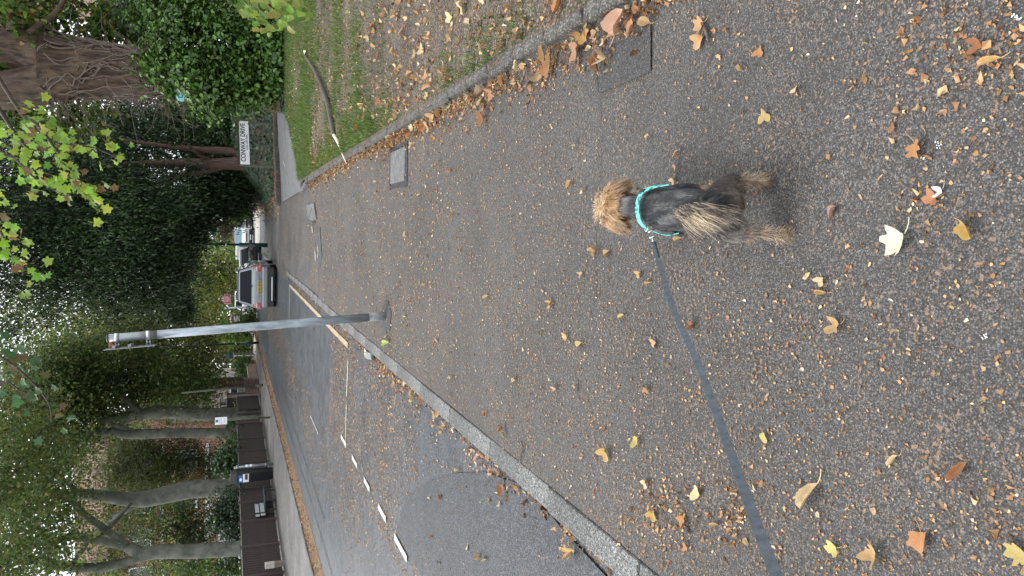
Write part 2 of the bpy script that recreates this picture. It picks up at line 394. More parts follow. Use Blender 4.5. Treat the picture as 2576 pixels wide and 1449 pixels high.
# asphalt repairs
def curve_poly(P): return [(p.x, p.y) for p in P]
pp = []
for q in [(1560, 1480), (1420, 1330), (1370, 1255), (1310, 1212), (1225, 1187), (1150, 1190), (1085, 1210), (1030, 1250), (1005, 1330), (1010, 1420), (1050, 1560), (1200, 1800), (1500, 1900)]:
    p = G(*q, ROAD_Z); pp.append((max(-3.15, min(p.x, -1.53)), p.y))
b = MB(); NP = len(pp)
cx = sum(p[0] for p in pp)/NP; cy = sum(p[1] for p in pp)/NP
rings = [[(cx+(p[0]-cx)*k, cy+(p[1]-cy)*k) for p in pp] for k in (1, .66, .33)]
V = [(x, y, road_z(x)+.004) for r in rings for x, y in r]+[(cx, cy, road_z(cx)+.004)]
Fc = [(k*NP+i, k*NP+(i+1) % NP, (k+1)*NP+(i+1) % NP, (k+1)*NP+i) for k in range(2) for i in range(NP)]+[(2*NP+i, 2*NP+(i+1) % NP, 3*NP) for i in range(NP)]
b.add(V, Fc); tag(b.build('road_patch', M['road_patch'], smooth=True), kind='structure')
sheet('trench_patch', [(p.x, p.y) for p in (G(1490, 150), G(1640, 60), G(1640, 180), G(1510, 235))], .007, M['patch_new'])
sheet('post_collar_patch', [(-.94+.17*math.cos(i*PI/9)*(1+.15*math.sin(i*2.3)), 7.62+.24*math.sin(i*PI/9)*(1+.12*math.cos(i*1.7))) for i in range(18)], .007, M['patch_new'])
# far kerb channel band
sheet('channel', [(-6.93, -2), (-6.55, -2), (-6.55, 60), (-6.93, 60)], -.052, M['far_path'])

# kerbs: every kerbstone is a piece
def kerb(name, x0, x1, y0, y1, step, top, bot, m, zf=None, jit=.004):
    root = tag(thing(name, None, None, (x0, y0, 0)), kind='structure')
    meshes = []
    for k in range(4):
        bb = MB().bbox((0, 0, (top+bot)/2), (x1-x0, step-.012, top-bot), .012)
        o = bb.build('kerbstone', m, None); meshes.append(o.data); bpy.data.objects.remove(o)
    y = y0; i = 0
    while y < y1:
        o = bpy.data.objects.new('kerbstone', meshes[i % 4]); C.objects.link(o); o.parent = root
        dz = zf(y) if zf else 0
        o.location = ((x1-x0)/2+random.uniform(-jit, jit), y-y0+step/2, dz+random.uniform(-jit, jit)); o.rotation_euler = (random.uniform(-.004, .004), 0, random.uniform(-.006, .006))
        y += step; i += 1
    return root
kerb('kerb', -1.49, -1.352, -1.2, 21.9, .915, .006, -.16, M['concrete'], lambda y: -.05*min(1, max(0, (y-12.5)/3)))
kerb('kerb', -1.49, -1.352, 27.0, 70, .915, .006, -.16, M['concrete'], lambda y: -.045)
grid('junction', -1.60, -1.30, 21.95, 26.98, 3, 8, lambda X, Y: -.052+0*X, M['junction'])
kerb('far_kerb', -7.07, -6.935, 2, 62, .915, .03, -.14, M['concrete'])
def edging(name, P, w, h, m, seed, step=.3):
    """an old uneven path edging of short stones following a line"""
    root = tag(thing(name, None, None, (P[0][0], P[0][1], 0)), kind='structure'); rg = random.Random(seed)
    for i in range(len(P)-1):
        a, c = Vector((*P[i], 0)), Vector((*P[i+1], 0)); L = (c-a).length; n = max(1, round(L/step)); d = (c-a)/n; ang = math.atan2(d.y, d.x)
        for k in range(n):
            hh = h*rg.uniform(.75, 1.15)
            bb = MB().bbox((0, 0, 0), (d.length*.992, w*rg.uniform(.85, 1.15), hh+.1), .018)
            o = bb.build('edging_stone', m, root, world=False, smooth=True)
            p = a+d*(k+.5); o.location = (p.x-P[0][0]+rg.uniform(-.008, .008), p.y-P[0][1], hh/2-.05); o.rotation_euler = (rg.uniform(-.03, .03), rg.uniform(-.03, .03), ang+rg.uniform(-.03, .03))
    return root
edging('path_edging', [(1.05, .4), (1.05, 4), (1.03, 8), (1.01, 13.6), (1.0, 16.2)], .085, .042, M['kerb_old'], 3, .47)
e0 = G(770, 460); e1 = G(752, 485)
edging('path_edging', [(.98, 16.3), (.9, 17.0), (.86, 17.6)], .11, .03, M['concrete'], 5, .45)
bk = [G(705, 515, -.03), G(701, 410, -.03), G(697, 330, -.03), G(694, 275, -.03)]
edging('side_road_kerb', [(p.x, p.y) for p in bk]+[(9.5, 30.4)], .16, .10, M['kerb_old'], 6, .9)
vk = [G(757, 481, -.03), G(741, 400, -.03), G(727, 302, -.03)]
edging('verge_kerb', [(p.x+.12, p.y-.1) for p in vk], .22, .015, M['concrete'], 8, .9)

# painted lines
def quad_line(name, a, c, w, m, z=None):
    a = Vector(a[:2]); c = Vector(c[:2]); d = (c-a).normalized(); n = Vector((-d.y, d.x))*w/2
    k = max(1, int((c-a).length/.25)); V = []; Fc = []
    for i in range(k+1):
        p = a+(c-a)*(i/k); e = random.uniform(.86, 1.06)
        for s in (-1, 1):
            q = p+n*s*e; V.append((q.x, q.y, (road_z(q.x) if z is None else z)+.006))
        if i: Fc.append((2*i-2, 2*i-1, 2*i+1, 2*i))
    o = MB().add(V, Fc).build(name, m); return tag(o, kind='structure')
BX = -3.27
for (x0, y0), (x1, y1) in (((1026, 1441), (995, 1381)), ((973, 1340), (954, 1288)), ((932, 1252), (918, 1212)), ((901, 1180), (888, 1154)), ((873, 1124), (860, 1096)), ((1100, 1590), (1068, 1520))):
    a = G(x0, y0, ROAD_Z+.02); c = G(x1, y1, ROAD_Z+.02); a.x = c.x = -3.24
    quad_line('bay_marking', a, c, .072, M['white_line'])
quad_line('bay_marking', (-3.24, 10.62), (-3.24, 10.95), .07, M['white_line'])
quad_line('bay_end_marking', (-3.2, 10.62), (-2.62, 10.60), .035, M['white_line']); quad_line('bay_end_marking', (-2.5, 10.6), (-1.95, 10.55), .045, M['white_line'])
quad_line('bay_end_marking', (-2.7, 21.4), (-1.66, 21.4), .07, M['white_line'])
quad_line('yellow_line', (-1.74, 10.62), (-1.70, 21.3), .088, M['yellow_line'])
for x, y0, y1 in ((-4.02, 14.0, 15.4),):
    quad_line('worn_lane_marking', (x, y0), (x, y1), .025, M['worn_line'])
# road seams (dark sealant)
M['seam'] = mat('seam_tar', (.022, .022, .024), .6, .3, 20)
for P in ([(-6.0, 8), (-5.85, 15), (-5.95, 23), (-5.8, 32), (-5.2, 45)], [(-5.35, 13), (-5.4, 19), (-5.2, 24)]):
    for a, c in zip(P[:-1], P[1:]): quad_line('road_seam', a, c, .022, M['seam'])
def path_seam(P, w=.012, z=.004):
    for a, c in zip(P[:-1], P[1:]): quad_line('path_seam', a, c, w, M['seam'], z)
path_seam([(-.33, 2.92), (-.1, 2.945), (.1, 2.96), (.3, 2.94), (.45, 2.93), (.8, 3.0)], .004)
path_seam([(-1.2, 13.9), (-.55, 13.85), (-.1, 14.3), (.1, 15.0), (.16, 16.2)], .02, -.02)
# white dabs by the dropped kerb
for (x0, y0), (x1, y1), w in (((783, 552), (787, 585), .05), ((785, 570), (783, 545), .06), ((793, 632), (795, 655), .07), ((800, 640), (799, 648), .05), ((799, 618), (803, 645), .03)):
    a = G(x0, y0, -.04); c = G(x1, y1, -.04); quad_line('paint_dab', a, c, w, M['white_line'], -.036)
for (x0, y0, x1, y1, w) in ((712, 300, 713, 322, .10), (713.5, 328, 714, 345, .07), (716, 352, 715, 372, .10), (718, 380, 717.5, 398, .05), (713, 405, 718, 420, .05), (711, 430, 712, 452, .04), (722, 330, 722.5, 350, .05), (721, 440, 724, 470, .04)):
    a = G(x0, y0, -.036); c = G(x1, y1, -.036); quad_line('road_lettering', a, c, w, M['worn_line'], -.034)
a = G(700, 505, -.036); c = G(699, 285, -.036); quad_line('edge_marking', (a.x+.05, a.y-.25), (c.x, c.y-.25), .08, M['worn_line'], -.034)

# ------------------------------------------------------------------ verge and bank
def verge_z(X, Y):
    return .038+.016*vnoise(X, Y, 1.1, 11)*np.clip((X-1.03)*6, 0, 1)+.012*vnoise(X, Y, 4.0, 12)+.03*np.clip(X-1.4, 0, 6)*.35
def verge_mask(x, y): return (y < 17.0+(x-.95)*2.05) & (y < 24.0+(x-3)*.25)
grid('verge', 1.035, 14, -2.5, 27, 110, 220, verge_z, M['soil'], mask=verge_mask)
def bank_h(X, Y):
    d1 = (Y-(25.95+(X-.8)*.42))*.92; d2 = (X-.98)
    d = np.minimum(d1-1.5, d2*1.6-.3); return -.02+.03*np.clip(d1, 0, 1.5)+np.clip(d, 0, 3.2)*.40*np.clip(d/1.2, .25, 1)+.03*vnoise(X, Y, 1.5, 14)
grid('bank', .96, 22, 25.5, 62, 110, 130, bank_h, M['bank_soil'], mask=lambda x, y: y > 25.95+(x-.8)*.42)

# ------------------------------------------------------------------ leaf machinery
QUAD = (np.array([(0, 0, 0), (.36, .45, .08), (0, 1, -.05), (-.36, .45, .08)], dtype=float), np.array([(0, 1, 2, 3)]))
SPRAY = (np.array([(0, 0, 0), (.13, .5, .03), (0, 1, -.12), (-.13, .5, .03)], dtype=float), np.array([(0, 1, 2, 3)]))
FOLD = (np.array([(0, 0, 0), (.30, .30, .10), (.22, .72, .07), (0, 1, -.06), (-.22, .72, .07), (-.30, .30, .10), (0, .5, 0)], dtype=float),
        np.array([(0, 1, 2, 6), (6, 2, 3, 3), (0, 6, 4, 5), (6, 3, 4, 4)]))
IVY = (np.array([(0, 0, 0), (.42, .12, .04), (.30, .55, .06), (0, 1, -.05), (-.30, .55, .06), (-.42, .12, .04)], dtype=float), np.array([(0, 1, 2, 3), (0, 3, 4, 5)]))
def scatter(P, size, tpl, normal_up=.5, out=None, rng=RNG, along=None):
    n = len(P); T, Fc = tpl; Fc = np.array([f for f in Fc])
    nz = rng.normal(size=(n, 3))*(1-normal_up); nz[:, 2] += normal_up
    if out is not None: nz += out*.7
    nz /= np.linalg.norm(nz, axis=1)[:, None]+1e-9
    d = rng.normal(size=(n, 3)) if along is None else along+rng.normal(size=(n, 3))*.35
    d -= nz*(d*nz).sum(1)[:, None]; d /= np.linalg.norm(d, axis=1)[:, None]+1e-9
    x = np.cross(d, nz); s = (np.ones(n)*size)[:, None, None]
    V = P[:, None, :]+s*(T[None, :, 0, None]*x[:, None]+(T[None, :, 1, None]-.3)*d[:, None]+T[None, :, 2, None]*nz[:, None])
    k = len(T); FF = (Fc[None]+(np.arange(n)*k)[:, None, None]).reshape(-1, Fc.shape[1])
    return V.reshape(-1, 3), FF, k
def palette(n, pal, w=None, rng=RNG, jit=.18, clump=None):
    pal = np.array(pal); idx = rng.choice(len(pal), n, p=np.array(w)/sum(w) if w is not None else None)
    c = pal[idx]*(1+rng.normal(size=(n, 1))*jit); return np.clip(c, .003, 1)
def leaf_mesh(name, P, size, tpl, cols, m, parent=None, kind=None, **kw):
    P = np.asarray(P, dtype=float); sz = size*RNG.uniform(.65, 1.25, len(P)); V, Fc, k = scatter(P, sz, tpl, **kw)
    o = obj(name, npmesh(name, V, Fc if Fc.shape[1] == 4 else Fc, m, np.repeat(cols, k, 0)), parent)
    if kind: tag(o, kind=kind)
    return o
def fix4(tpl):
    T, Fc = tpl; return T, np.array([[f[0], f[1], f[2]] for f in Fc]+[[f[0], f[2], f[3]] for f in Fc if f[2] != f[3]])
FOLD = fix4(FOLD)
def cloud(blobs, n, clump=.28, per=55, rng=RNG, shell=.55):
    """points in clumps inside a list of (centre, radii); returns points and outward directions"""
    vol = np.array([max(1e-6, b[1][0]*b[1][1]*b[1][2])**(2/3) for b in blobs]); vol /= vol.sum(); P = []; O = []
    for b, v in zip(blobs, vol):
        c = np.array(b[0]); r = np.array(b[1]); m = max(1, int(n*v/per))
        u = rng.normal(size=(m, 3)); u /= np.linalg.norm(u, axis=1)[:, None]; u *= (shell+(1-shell)*rng.random((m, 1)))**1.0*rng.uniform(.75, 1.08, (m, 1))
        for q in u:
            k = rng.poisson(per)
            cr = clump*rng.uniform(.5, 1.5)
            pts = c+r*q+rng.normal(size=(k, 3))*np.array([1, 1, .7])*cr
            P.append(pts); O.append(np.repeat(q[None], k, 0))
    return np.concatenate(P), np.concatenate(O)
def B(x, y, rx, Y, ry=None, dy=None):
    """a crown lobe seen around picture point (x, y) with half-size rx, ry picture pixels at depth Y"""
    c = AT(x, y, Y); k = Y/FPX*1.02; ry = ry or rx
    return (tuple(c), (ry*k, dy or max(rx, ry)*k*.8, rx*k))
def branch_mesh(name, limbs, m, parent, n=9, rough=.12, sub=4, world=True):
    b = MB()
    for i, (pts, rad) in enumerate(limbs):
        p, r = smooth_path(pts, rad, sub); V, Fc = tube(p, r, n, rough, seed=i+len(pts)); b.add(V, Fc)
    return b.build(name, m, parent, world, smooth=True)

# ------------------------------------------------------------------ the fence across the road
FZ = .02
def fx(y): return -10.5+(y-21)*.053
fence = thing('fence', 'dark brown board fence with pale capping along the far pavement', 'fence', (fx(24), 24, FZ))
JY = [15.2, 17.5, 19.7, 21.75, 23.64, 25.5, 27.12, 28.35, 29.6, 31.1, 32.49, 34.12, 36.34]
bw = .148; FHT = 1.17
bmesh_variants = []
for k in range(5):
    o = MB().box((0, 0, FHT/2), (.018, bw+.012, FHT-.04), m=Matrix.Rotation(random.uniform(.04, .09), 4, 'Z')).build('board', M['fence']); bmesh_variants.append(o.data); bpy.data.objects.remove(o)
def panel(y0, y1, root, m_cap='fence_cap', off=0.0, ht=FHT, boards=True, bm_mat=None, xs=None):
    X0, X1 = (fx(y0)+off, fx(y1)+off) if xs is None else xs
    a = Vector((X0, y0, FZ)); c = Vector((X1, y1, FZ)); L = (c-a).length; ang = math.atan2(c.y-a.y, c.x-a.x)
    p = MB()
    for z in (.22, .62, ht-.16): p.box((L/2, .025, z), (L-.1, .03, .075))
    po = p.build('panel', M['fence'], root, world=False)
    po.location = a-root.location; po.rotation_euler = (0, 0, ang)
    n = int((L-.1)/bw)
    for i in range(n):
        o = bpy.data.objects.new('board', random.choice(bmesh_variants)); C.objects.link(o); o.parent = po
        o.location = (.06+(i+.5)*(L-.12)/n, -.012, random.uniform(.0, .012)+.02); o.rotation_euler = (0, 0, PI/2); o.scale = (1, (L-.12)/n/bw, ht/FHT)
        if bm_mat: o.material_slots[0].link = 'OBJECT'; o.material_slots[0].material = M[bm_mat]
    cp = MB().bbox((L/2, 0, ht+.005), (L-.02, .07, .028), .006).build('capping', M[m_cap], po, world=False)
    return po
for y0, y1 in zip(JY[:-1], JY[1:]): panel(y0, y1, fence)
for y in JY:
    MB().bbox((fx(y)+.015, y, FZ+(FHT+.04)/2), (.095, .095, FHT+.06), .008).bbox((fx(y)+.015, y, FZ+FHT+.06), (.11, .11, .03), .008).build('post', M['fence_post'], fence)
panel(36.5, 38.3, fence, off=-.35, ht=1.2, bm_mat='pinkish_panel')
panel(38.4, 41.0, fence, off=.1, ht=1.14)
for y, h in ((36.45, 1.2), (38.35, 1.2)): MB().bbox((fx(y)-.12, y, FZ+h/2), (.1, .1, h), .008).build('post', M['fence_post'], fence)
gp = thing('gate_post', 'tall pale timber gate post at the far end of the dark fence', 'post', (-9.35, 41.15, 0))
MB().bbox((-9.35, 41.15, .78), (.13, .13, 1.56), .01).build('shaft', M['fence_cap'], gp)
MB().bbox((-9.35, 41.15, 1.57), (.17, .17, .04), .01).build('cap', M['fence_cap'], gp)
shed = thing('garden_shed', 'low dark garden shed behind the far end of the fence', 'shed', (-11.2, 44.5, 0))
for i in range(12): MB().box((-12.4+i*.2, 43.0, .8), (.19, .03, 1.6)).build('board', M['fence'], shed)
MB().box((-11.3, 44.2, .8), (2.4, 2.3, 1.6)).build('wall', M['fence'], shed)
MB().prism([(-12.6, 42.8, 1.6), (-10.0, 42.8, 1.6), (-10.0, 42.8, 1.66), (-12.6, 42.8, 1.74)], (0, 2.8, 0)).build('roof', M['trim'], shed)

# ------------------------------------------------------------------ street furniture on the far pavement
pb = ATX(711, 1417, -10.13); pb.z = .02
t = thing('bollard', 'short timber bollard with flaking white top, in front of the fence', 'bollard', pb)
MB().bbox(pb+Vector((0, 0, .14)), (.15, .15, .30), .012).build('base', M['post_wood'], t)
MB().bbox(pb+Vector((0, 0, .42)), (.165, .165, .28), .02).build('painted_top', M['post_white'], t)
bn = thing('bench', 'bench with two pale backrest slats and dark metal legs beside the fence', 'bench', (-9.95, 26.2, .02), 0)
L0, L1 = 25.55, 26.75
for z, h in ((.44, .16), (.62, .13)): MB().bbox((-10.08-(z-.4)*.12, (L0+L1)/2, z+.02), (.035, L1-L0, h), .008).build('backrest_slat', M['slat_white'], bn)
for x in (-9.62, -9.74, -9.86, -9.98): MB().bbox((x, (L0+L1)/2+.12, .39), (.10, L1-L0+.25, .045), .008).build('seat_slat', M['bench_dark'], bn)
for y in (25.7, 26.7):
    for x in (-9.62, -9.98): MB().bbox((x, y, .195), (.05, .05, .37), .006).build('leg', M['bench_dark'], bn)
    MB().bbox((-10.06, y, .42), (.04, .05, .6), .006).build('back_support', M['bench_dark'], bn)
    MB().bbox((-9.8, y, .345), (.42, .04, .035), .006).build('seat_bearer', M['bench_dark'], bn)
bp = G(686, 1190, .02)
t = thing('litter_bin', 'tall black tapered street bin strapped to a grey pole', 'bin', bp, math.radians(-10))
w0, w1, hh = .34, .41, 1.28
V = [(-w0/2, -.15, 0), (w0/2, -.15, 0), (w0/2, .15, 0), (-w0/2, .15, 0), (-w1/2, -.2, hh), (w1/2, -.2, hh), (w1/2, .2, hh), (-w1/2, .2, hh)]
MB().add(V, [(0, 3, 2, 1), (0, 1, 5, 4), (1, 2, 6, 5), (2, 3, 7, 6), (3, 0, 4, 7), (4, 5, 6, 7)]).build('body', M['black_plastic'], t, world=False)
MB().prism([(-w1/2-.01, -.21, hh+.003), (w1/2+.01, -.21, hh+.003), (w1/2-.04, -.12, hh+.2), (-w1/2-.01, -.12, hh+.26)], (0, .3, 0)).build('hood', M['black_plastic'], t, world=False)
def sticker(name, x0, x1, z0, z1, m, parent, y=-.207, slope=(.2-.15)/1.3):
    yy = lambda z: -.15-slope*z-.006
    MB().add([(x0, yy(z0), z0), (x1, yy(z0), z0), (x1, yy(z1), z1), (x0, yy(z1), z1), (x0, yy(z0)+.004, z0), (x1, yy(z0)+.004, z0), (x1, yy(z1)+.004, z1), (x0, yy(z1)+.004, z1)],
             [(0, 1, 2, 3), (0, 4, 5, 1), (1, 5, 6, 2), (2, 6, 7, 3), (3, 7, 4, 0)]).build(name, m, parent, world=False)
sticker('notice', -.17, .17, .86, 1.07, M['white'], t)
def flat(name, pts, m, parent, thick=.002, n=(0, -1, 0), world=False):
    MB().prism(pts, Vector(n)*-thick).build(name, m, parent, world)
flat('notice_print', [(-.06, -.205, .9), (.16, -.205, .9), (.16, -.206, 1.0), (-.06, -.206, 1.0)], M['maroon'], t)
sticker('label', -.17, .13, 1.09, 1.22, M['blue_print'], t)
flat('label_print', [(-.10, -.211, 1.11), (-.0, -.211, 1.11), (.03, -.213, 1.16), (-.05, -.214, 1.2), (-.11, -.213, 1.16)], M['white'], t)
p2 = bp+Vector((.30, .18, 0))
t = thing('strap_pole', 'short grey pole with white stickers behind the black bin', 'pole', p2)
MB().tube([p2, p2+Vector((-.02, 0, 1.38))], [.055, .05], 12).build('shaft', M['galv'], t, smooth=True)
for z in (.72, .86): MB().tube([p2+Vector((0, 0, z)), p2+Vector((0, 0, z+.11))], [.058, .057], 12).build('sticker', M['white'], t, smooth=True)
MB().tube([p2+Vector((0, 0, .24)), p2+Vector((0, 0, .27))], [.062, .062], 12).build('strap', M['bracket'], t, smooth=True)
MB().tube([p2+Vector((0, 0, 1.25)), p2+Vector((0, 0, 1.29))], [.062, .062], 12).build('strap', M['bracket'], t, smooth=True)
# parking notice on its thin post
ps = G(680, 1050, .02); top = AT(541, 1049, ps.y)
t = thing('parking_sign', 'small white parking notice on a slim grey post before the fence', 'sign', ps)
MB().tube([ps, (ps.x+.03, ps.y, top.z-.05)], [.038, .036], 10).build('post', M['moss_post'], t, smooth=True)
pw, pz0, pz1 = .145, top.z-.44, top.z
MB().bbox((ps.x, ps.y-.05, (pz0+pz1)/2), (pw*2, .012, pz1-pz0), .004, m=Matrix.Rotation(.12, 4, 'Z')).build('plate', M['white'], t)
def pr(x0, x1, z0, z1, m, nm='print'):
    q = Matrix.Translation((ps.x, ps.y-.05, 0)) @ Matrix.Rotation(.12, 4, 'Z')
    MB().box((0, 0, 0), (1, 1, 1), m=q @ Matrix.Translation((x0/2+x1/2, -.0075, (z0+z1)/2)) @ Matrix.Diagonal((x1-x0, .003, z1-z0, 1))).build(nm, m, t)
pr(-.05, .05, pz1-.11, pz1-.02, M['blue_print'], 'emblem')
for k, (zz, a) in enumerate(((.15, .08), (.19, .10), (.25, .13), (.335, .10), (.375, .09))): pr(-a, a, pz1-zz, pz1-zz+.014, M['grey_print'])

# lamp columns and poles
def column(name, label, cat, base, h1, r1, h2, r2, m, collar=None, lean=(0, 0), group=None, arm=None, band=None):
    t = thing(name, label, cat, base, group=group); b = Vector(base); l = Vector((lean[0], lean[1], 0))
    MB().tube([b, b+l*h1+Vector((0, 0, h1))], [r1, r1], 12).build('base', m, t, smooth=True)
    MB().tube([b+l*h1+Vector((0, 0, h1-.01)), b+l*(h1+.03)+Vector((0, 0, h1+.05))], [r1*1.08, r2*1.1], 12).build('collar', m, t, smooth=True)
    MB().tube([b+l*(h1+.03)+Vector((0, 0, h1+.03)), b+l*h2+Vector((0, 0, h2))], [r2, r2*.7], 12).build('shaft', m, t, smooth=True)
    if band: MB().tube([b+l*band+Vector((0, 0, band)), b+l*band+Vector((0, 0, band+.07))], [r2*1.12, r2*1.12], 12).build('band', M['bracket'], t, smooth=True)
    if arm:
        tp = b+l*h2+Vector((0, 0, h2))
        MB().tube([tp-Vector((0, 0, .05)), tp+Vector((arm*.6, 0, .12)), tp+Vector((arm, 0, .14))], [r2*.6, r2*.5, r2*.5], 8).build('arm', m, t, smooth=True)
        MB().bbox(tp+Vector((arm*1.25, 0, .13)), (abs(arm)*.6, .16, .07), .02).build('lantern', M['bracket'], t)
    return t
column('lamp_post', 'thick dark green lamp column standing behind the silver car', 'lamp post', G(672, 617, -.045), 1.15, .095, 5.2, .052, M['green_post'], arm=-.7, band=1.7, group='green lamp columns along the road')
column('lamp_post', 'faded green lamp column beyond the thick one, in front of the van', 'lamp post', G(636, 588, -.045), .95, .09, 2.75, .06, M['teal_post'], arm=.55, band=.9, group='green lamp columns along the road')
column('lamp_post', 'slim dark green lamp column by the far kerb before the brick wall', 'lamp post', G(650, 862, .02), 1.0, .075, 4.6, .045, M['green_post'], lean=(-.02, 0), arm=.6, band=1.15, group='green lamp columns along the road')
column('utility_pole', 'mossy grey pole with a greenish top at the corner of the brick wall', 'pole', G(662, 969, .02), .3, .062, 3.6, .055, M['moss_post'], lean=(-.05, 0))

# the grey post in the pavement: sawn sign post with two brackets and a sign plate seen edge-on
lb = Vector((-.94, 7.66, 0)); lt = AT(268, 852, 7.60)
t = thing('sign_post', 'leaning galvanised grey sign post in the pavement beside the kerb', 'post', lb)
ax = (lt-lb); Lp = ax.length; axn = ax.normalized()
def along(f): return lb+ax*f
rr0, rr1 = .056, .050
MB().tube([lb-axn*.05, along(.035), along(.07)], [.0465, .046, .0455], 20).build('base', M['galv_dark'], t, smooth=True)
MB().tube([along(.065), along(.3), along(.6), along(.845)], [.045, .0435, .042, .0405], 20).build('shaft', M['galv'], t, smooth=True)
MB().tube([along(.84), along(.90), along(.993)], [.0425, .0415, .0415], 20).build('sleeve', M['sign_back'], t, smooth=True)
MB().tube([along(.993), along(1.0)], [.043, .034], 20).build('cap', M['iron'], t, smooth=True)
lft = (-R-F*.03).normalized(); lft = (lft-axn*lft.dot(axn)).normalized(); prp = axn.cross(lft).normalized()
for f in (.968, .868):
    c = along(f)
    MB().tube([c-axn*.017, c+axn*.017], [.0455, .0455], 20).build('clip', M['bracket'], t, smooth=True)
    for s in (-.012, .014): MB().tube([c+axn*s+lft*.04, c+axn*s+lft*.095], [.0055, .0055], 8).build('bolt', M['bracket'], t, smooth=True)
Rm = Matrix((( *lft,), (*prp,), (*axn,))).transposed().to_4x4()
c = along(.925)+lft*.10
MB().bbox(c, (.006, .30, .43), .002, m=Matrix.Translation((0, 0, 0)) @ Rm).build('sign_plate', M['sign_back'], t)
MB().bbox(c-lft*.018, (.03, .26, .03), .004, m=Rm).bbox(c-lft*.018+axn*.13, (.03, .26, .03), .004, m=Rm).build('channel', M['sign_back'], t)
MB().bbox(c-lft*.03+axn*.16-prp*.0, (.035, .06, .05), .012, m=Rm).bbox(c-lft*.05+axn*.165, (.03, .04, .035), .01, m=Rm).build('rusty_clamp', M['rust'], t)

# street name plate across the side road
def text_mesh(body, size, m, name, parent, mtx, bold=.0, width=None):
    cu = bpy.data.curves.new(name, 'FONT'); cu.body = body; cu.size = size; cu.align_x = 'CENTER'; cu.align_y = 'CENTER'; cu.offset = bold; cu.extrude = .0015
    to = bpy.data.objects.new(name+'_tmp', cu); C.objects.link(to); bpy.context.view_layer.update()
    me = bpy.data.meshes.new_from_object(to.evaluated_get(bpy.context.evaluated_depsgraph_get())); bpy.data.objects.remove(to)
    xs = [v.co.x for v in me.vertices]; w = max(xs)-min(xs)
    me.transform(Matrix.Diagonal((((width/w) if width else 1), 1, 1, 1))); me.transform(mtx)
    me.materials.clear(); me.materials.append(m); return obj(name, me, parent)
sa = G(693, 414, -.0); sb = G(687, 309, .0); sb = AT(687, 309, sa.y+.9); sb.z = 0
ta = AT(603.5, 414.5, sa.y); tb = AT(600, 303, sb.y)
t = thing('street_name_sign', 'white street name plate reading CONWAY DRIVE on two short posts', 'sign', sa)
dx = Vector((tb.x-ta.x, tb.y-ta.y, 0)); W = dx.length; dx.normalize(); nrm = Vector((dx.y, -dx.x, 0)); hz = .355
ctr = (ta+tb)/2; ctr.z = (ta.z+tb.z)/2-hz/2
for s, nm in ((0, 'post'), (1, 'post')):
    p = (ta+dx*.03) if s == 0 else (tb-dx*.03)
    MB().bbox((p.x-nrm.x*.05, p.y-nrm.y*.05, (p.z+.0)/2-.02), (.075, .06, p.z+.07), .006, rz=math.atan2(dx.y, dx.x)).build(nm, M['moss_post'], t)
Rs = Matrix(((dx.x, 0, nrm.x), (dx.y, 0, nrm.y), (0, 1, 0))).to_4x4()   # local x along plate, y up, z towards the viewer
tl = math.atan2(tb.z-ta.z, W); Rs = Matrix.Translation(ctr) @ Rs @ Matrix.Rotation(tl, 4, 'Z')
MB().bbox((0, 0, 0), (W, hz, .03), .004, m=Rs).build('backboard', M['black_print'], t)
MB().bbox((0, 0, 0), (W-.035, hz-.035, .012), .003, m=Rs @ Matrix.Translation((0, 0, .013))).build('plate', M['white'], t)
text_mesh('CONWAY DRIVE', .22, M['black_print'], 'lettering', t, Rs @ Matrix.Translation((.0, .045, .021)), .005, W*.86)
text_mesh('CUL-DE-SAC', .10, M['black_print'], 'lettering', t, Rs @ Matrix.Translation((.03, -.085, .021)), .001, W*.36)

# dark board on a brown post beside the laurel
bb = G(688, 271, .05)
t = thing('garden_board', 'dark grey board on a brown post half hidden by the evergreen bush', 'board', bb)
tp = AT(582, 272, bb.y)
MB().bbox((bb.x, bb.y, tp.z/2), (.09, .09, tp.z), .01).build('post', M['brown_post'], t)
MB().bbox((bb.x+.42, bb.y+.05, tp.z-.26), (.76, .04, .48), .01).build('panel', M['grey_board'], t)
MB().bbox((bb.x+.82, bb.y+.02, tp.z/2), (.09, .09, tp.z), .01).build('post', M['brown_post'], t)

# signs further up the road
b0 = AT(600, 744, 37); b0.z = -.04
t = thing('road_works_sign', 'red rectangular road sign below a small warning triangle on a pole', 'sign', b0)
z1 = AT(553, 752, 37).z; zp = AT(564.5, 752, 37).z; zb = AT(580, 752, 37).z; xc = AT(572, 752.5, 37).x; xw = .235
MB().tube([b0, (b0.x, b0.y, z1-.03)], [.03, .03], 10).build('pole', M['galv'], t, smooth=True)
MB().bbox((xc, 36.95, (zp+zb)/2), (xw*2, .02, zp-zb), .004).build('plate_border', M['pink_print'], t)
MB().bbox((xc, 36.937, (zp+zb)/2), (xw*2-.06, .012, zp-zb-.05), .003).build('red_plate', M['red_print'], t)
for zz, w in ((.72, .30), (.47, .30), (.25, .24)): MB().box((xc, 36.93, zb+(zp-zb)*zz), (w, .004, .045)).build('print', M['pink_print'], t)
MB().prism([(xc-.19, 36.95, zp+.004), (xc+.19, 36.95, zp+.004), (xc, 36.95, z1+.03)], (0, .015, 0)).build('triangle_border', M['red_print'], t)
MB().prism([(xc-.135, 36.944, zp+.02), (xc+.135, 36.944, zp+.02), (xc, 36.944, z1-.03)], (0, .004, 0)).build('triangle', M['white'], t)
MB().prism([(xc-.03, 36.939, zp+.05), (xc+.03, 36.939, zp+.05), (xc+.02, 36.939, zp+.13), (xc-.02, 36.939, zp+.13)], (0, .004, 0)).build('symbol', M['black_print'], t)
b0 = AT(640, 770, 42); b0.z = 0; tp = AT(571, 776, 42)
t = thing('leaning_pole', 'short white capped pole leaning beside the maroon hoarding', 'pole', b0)
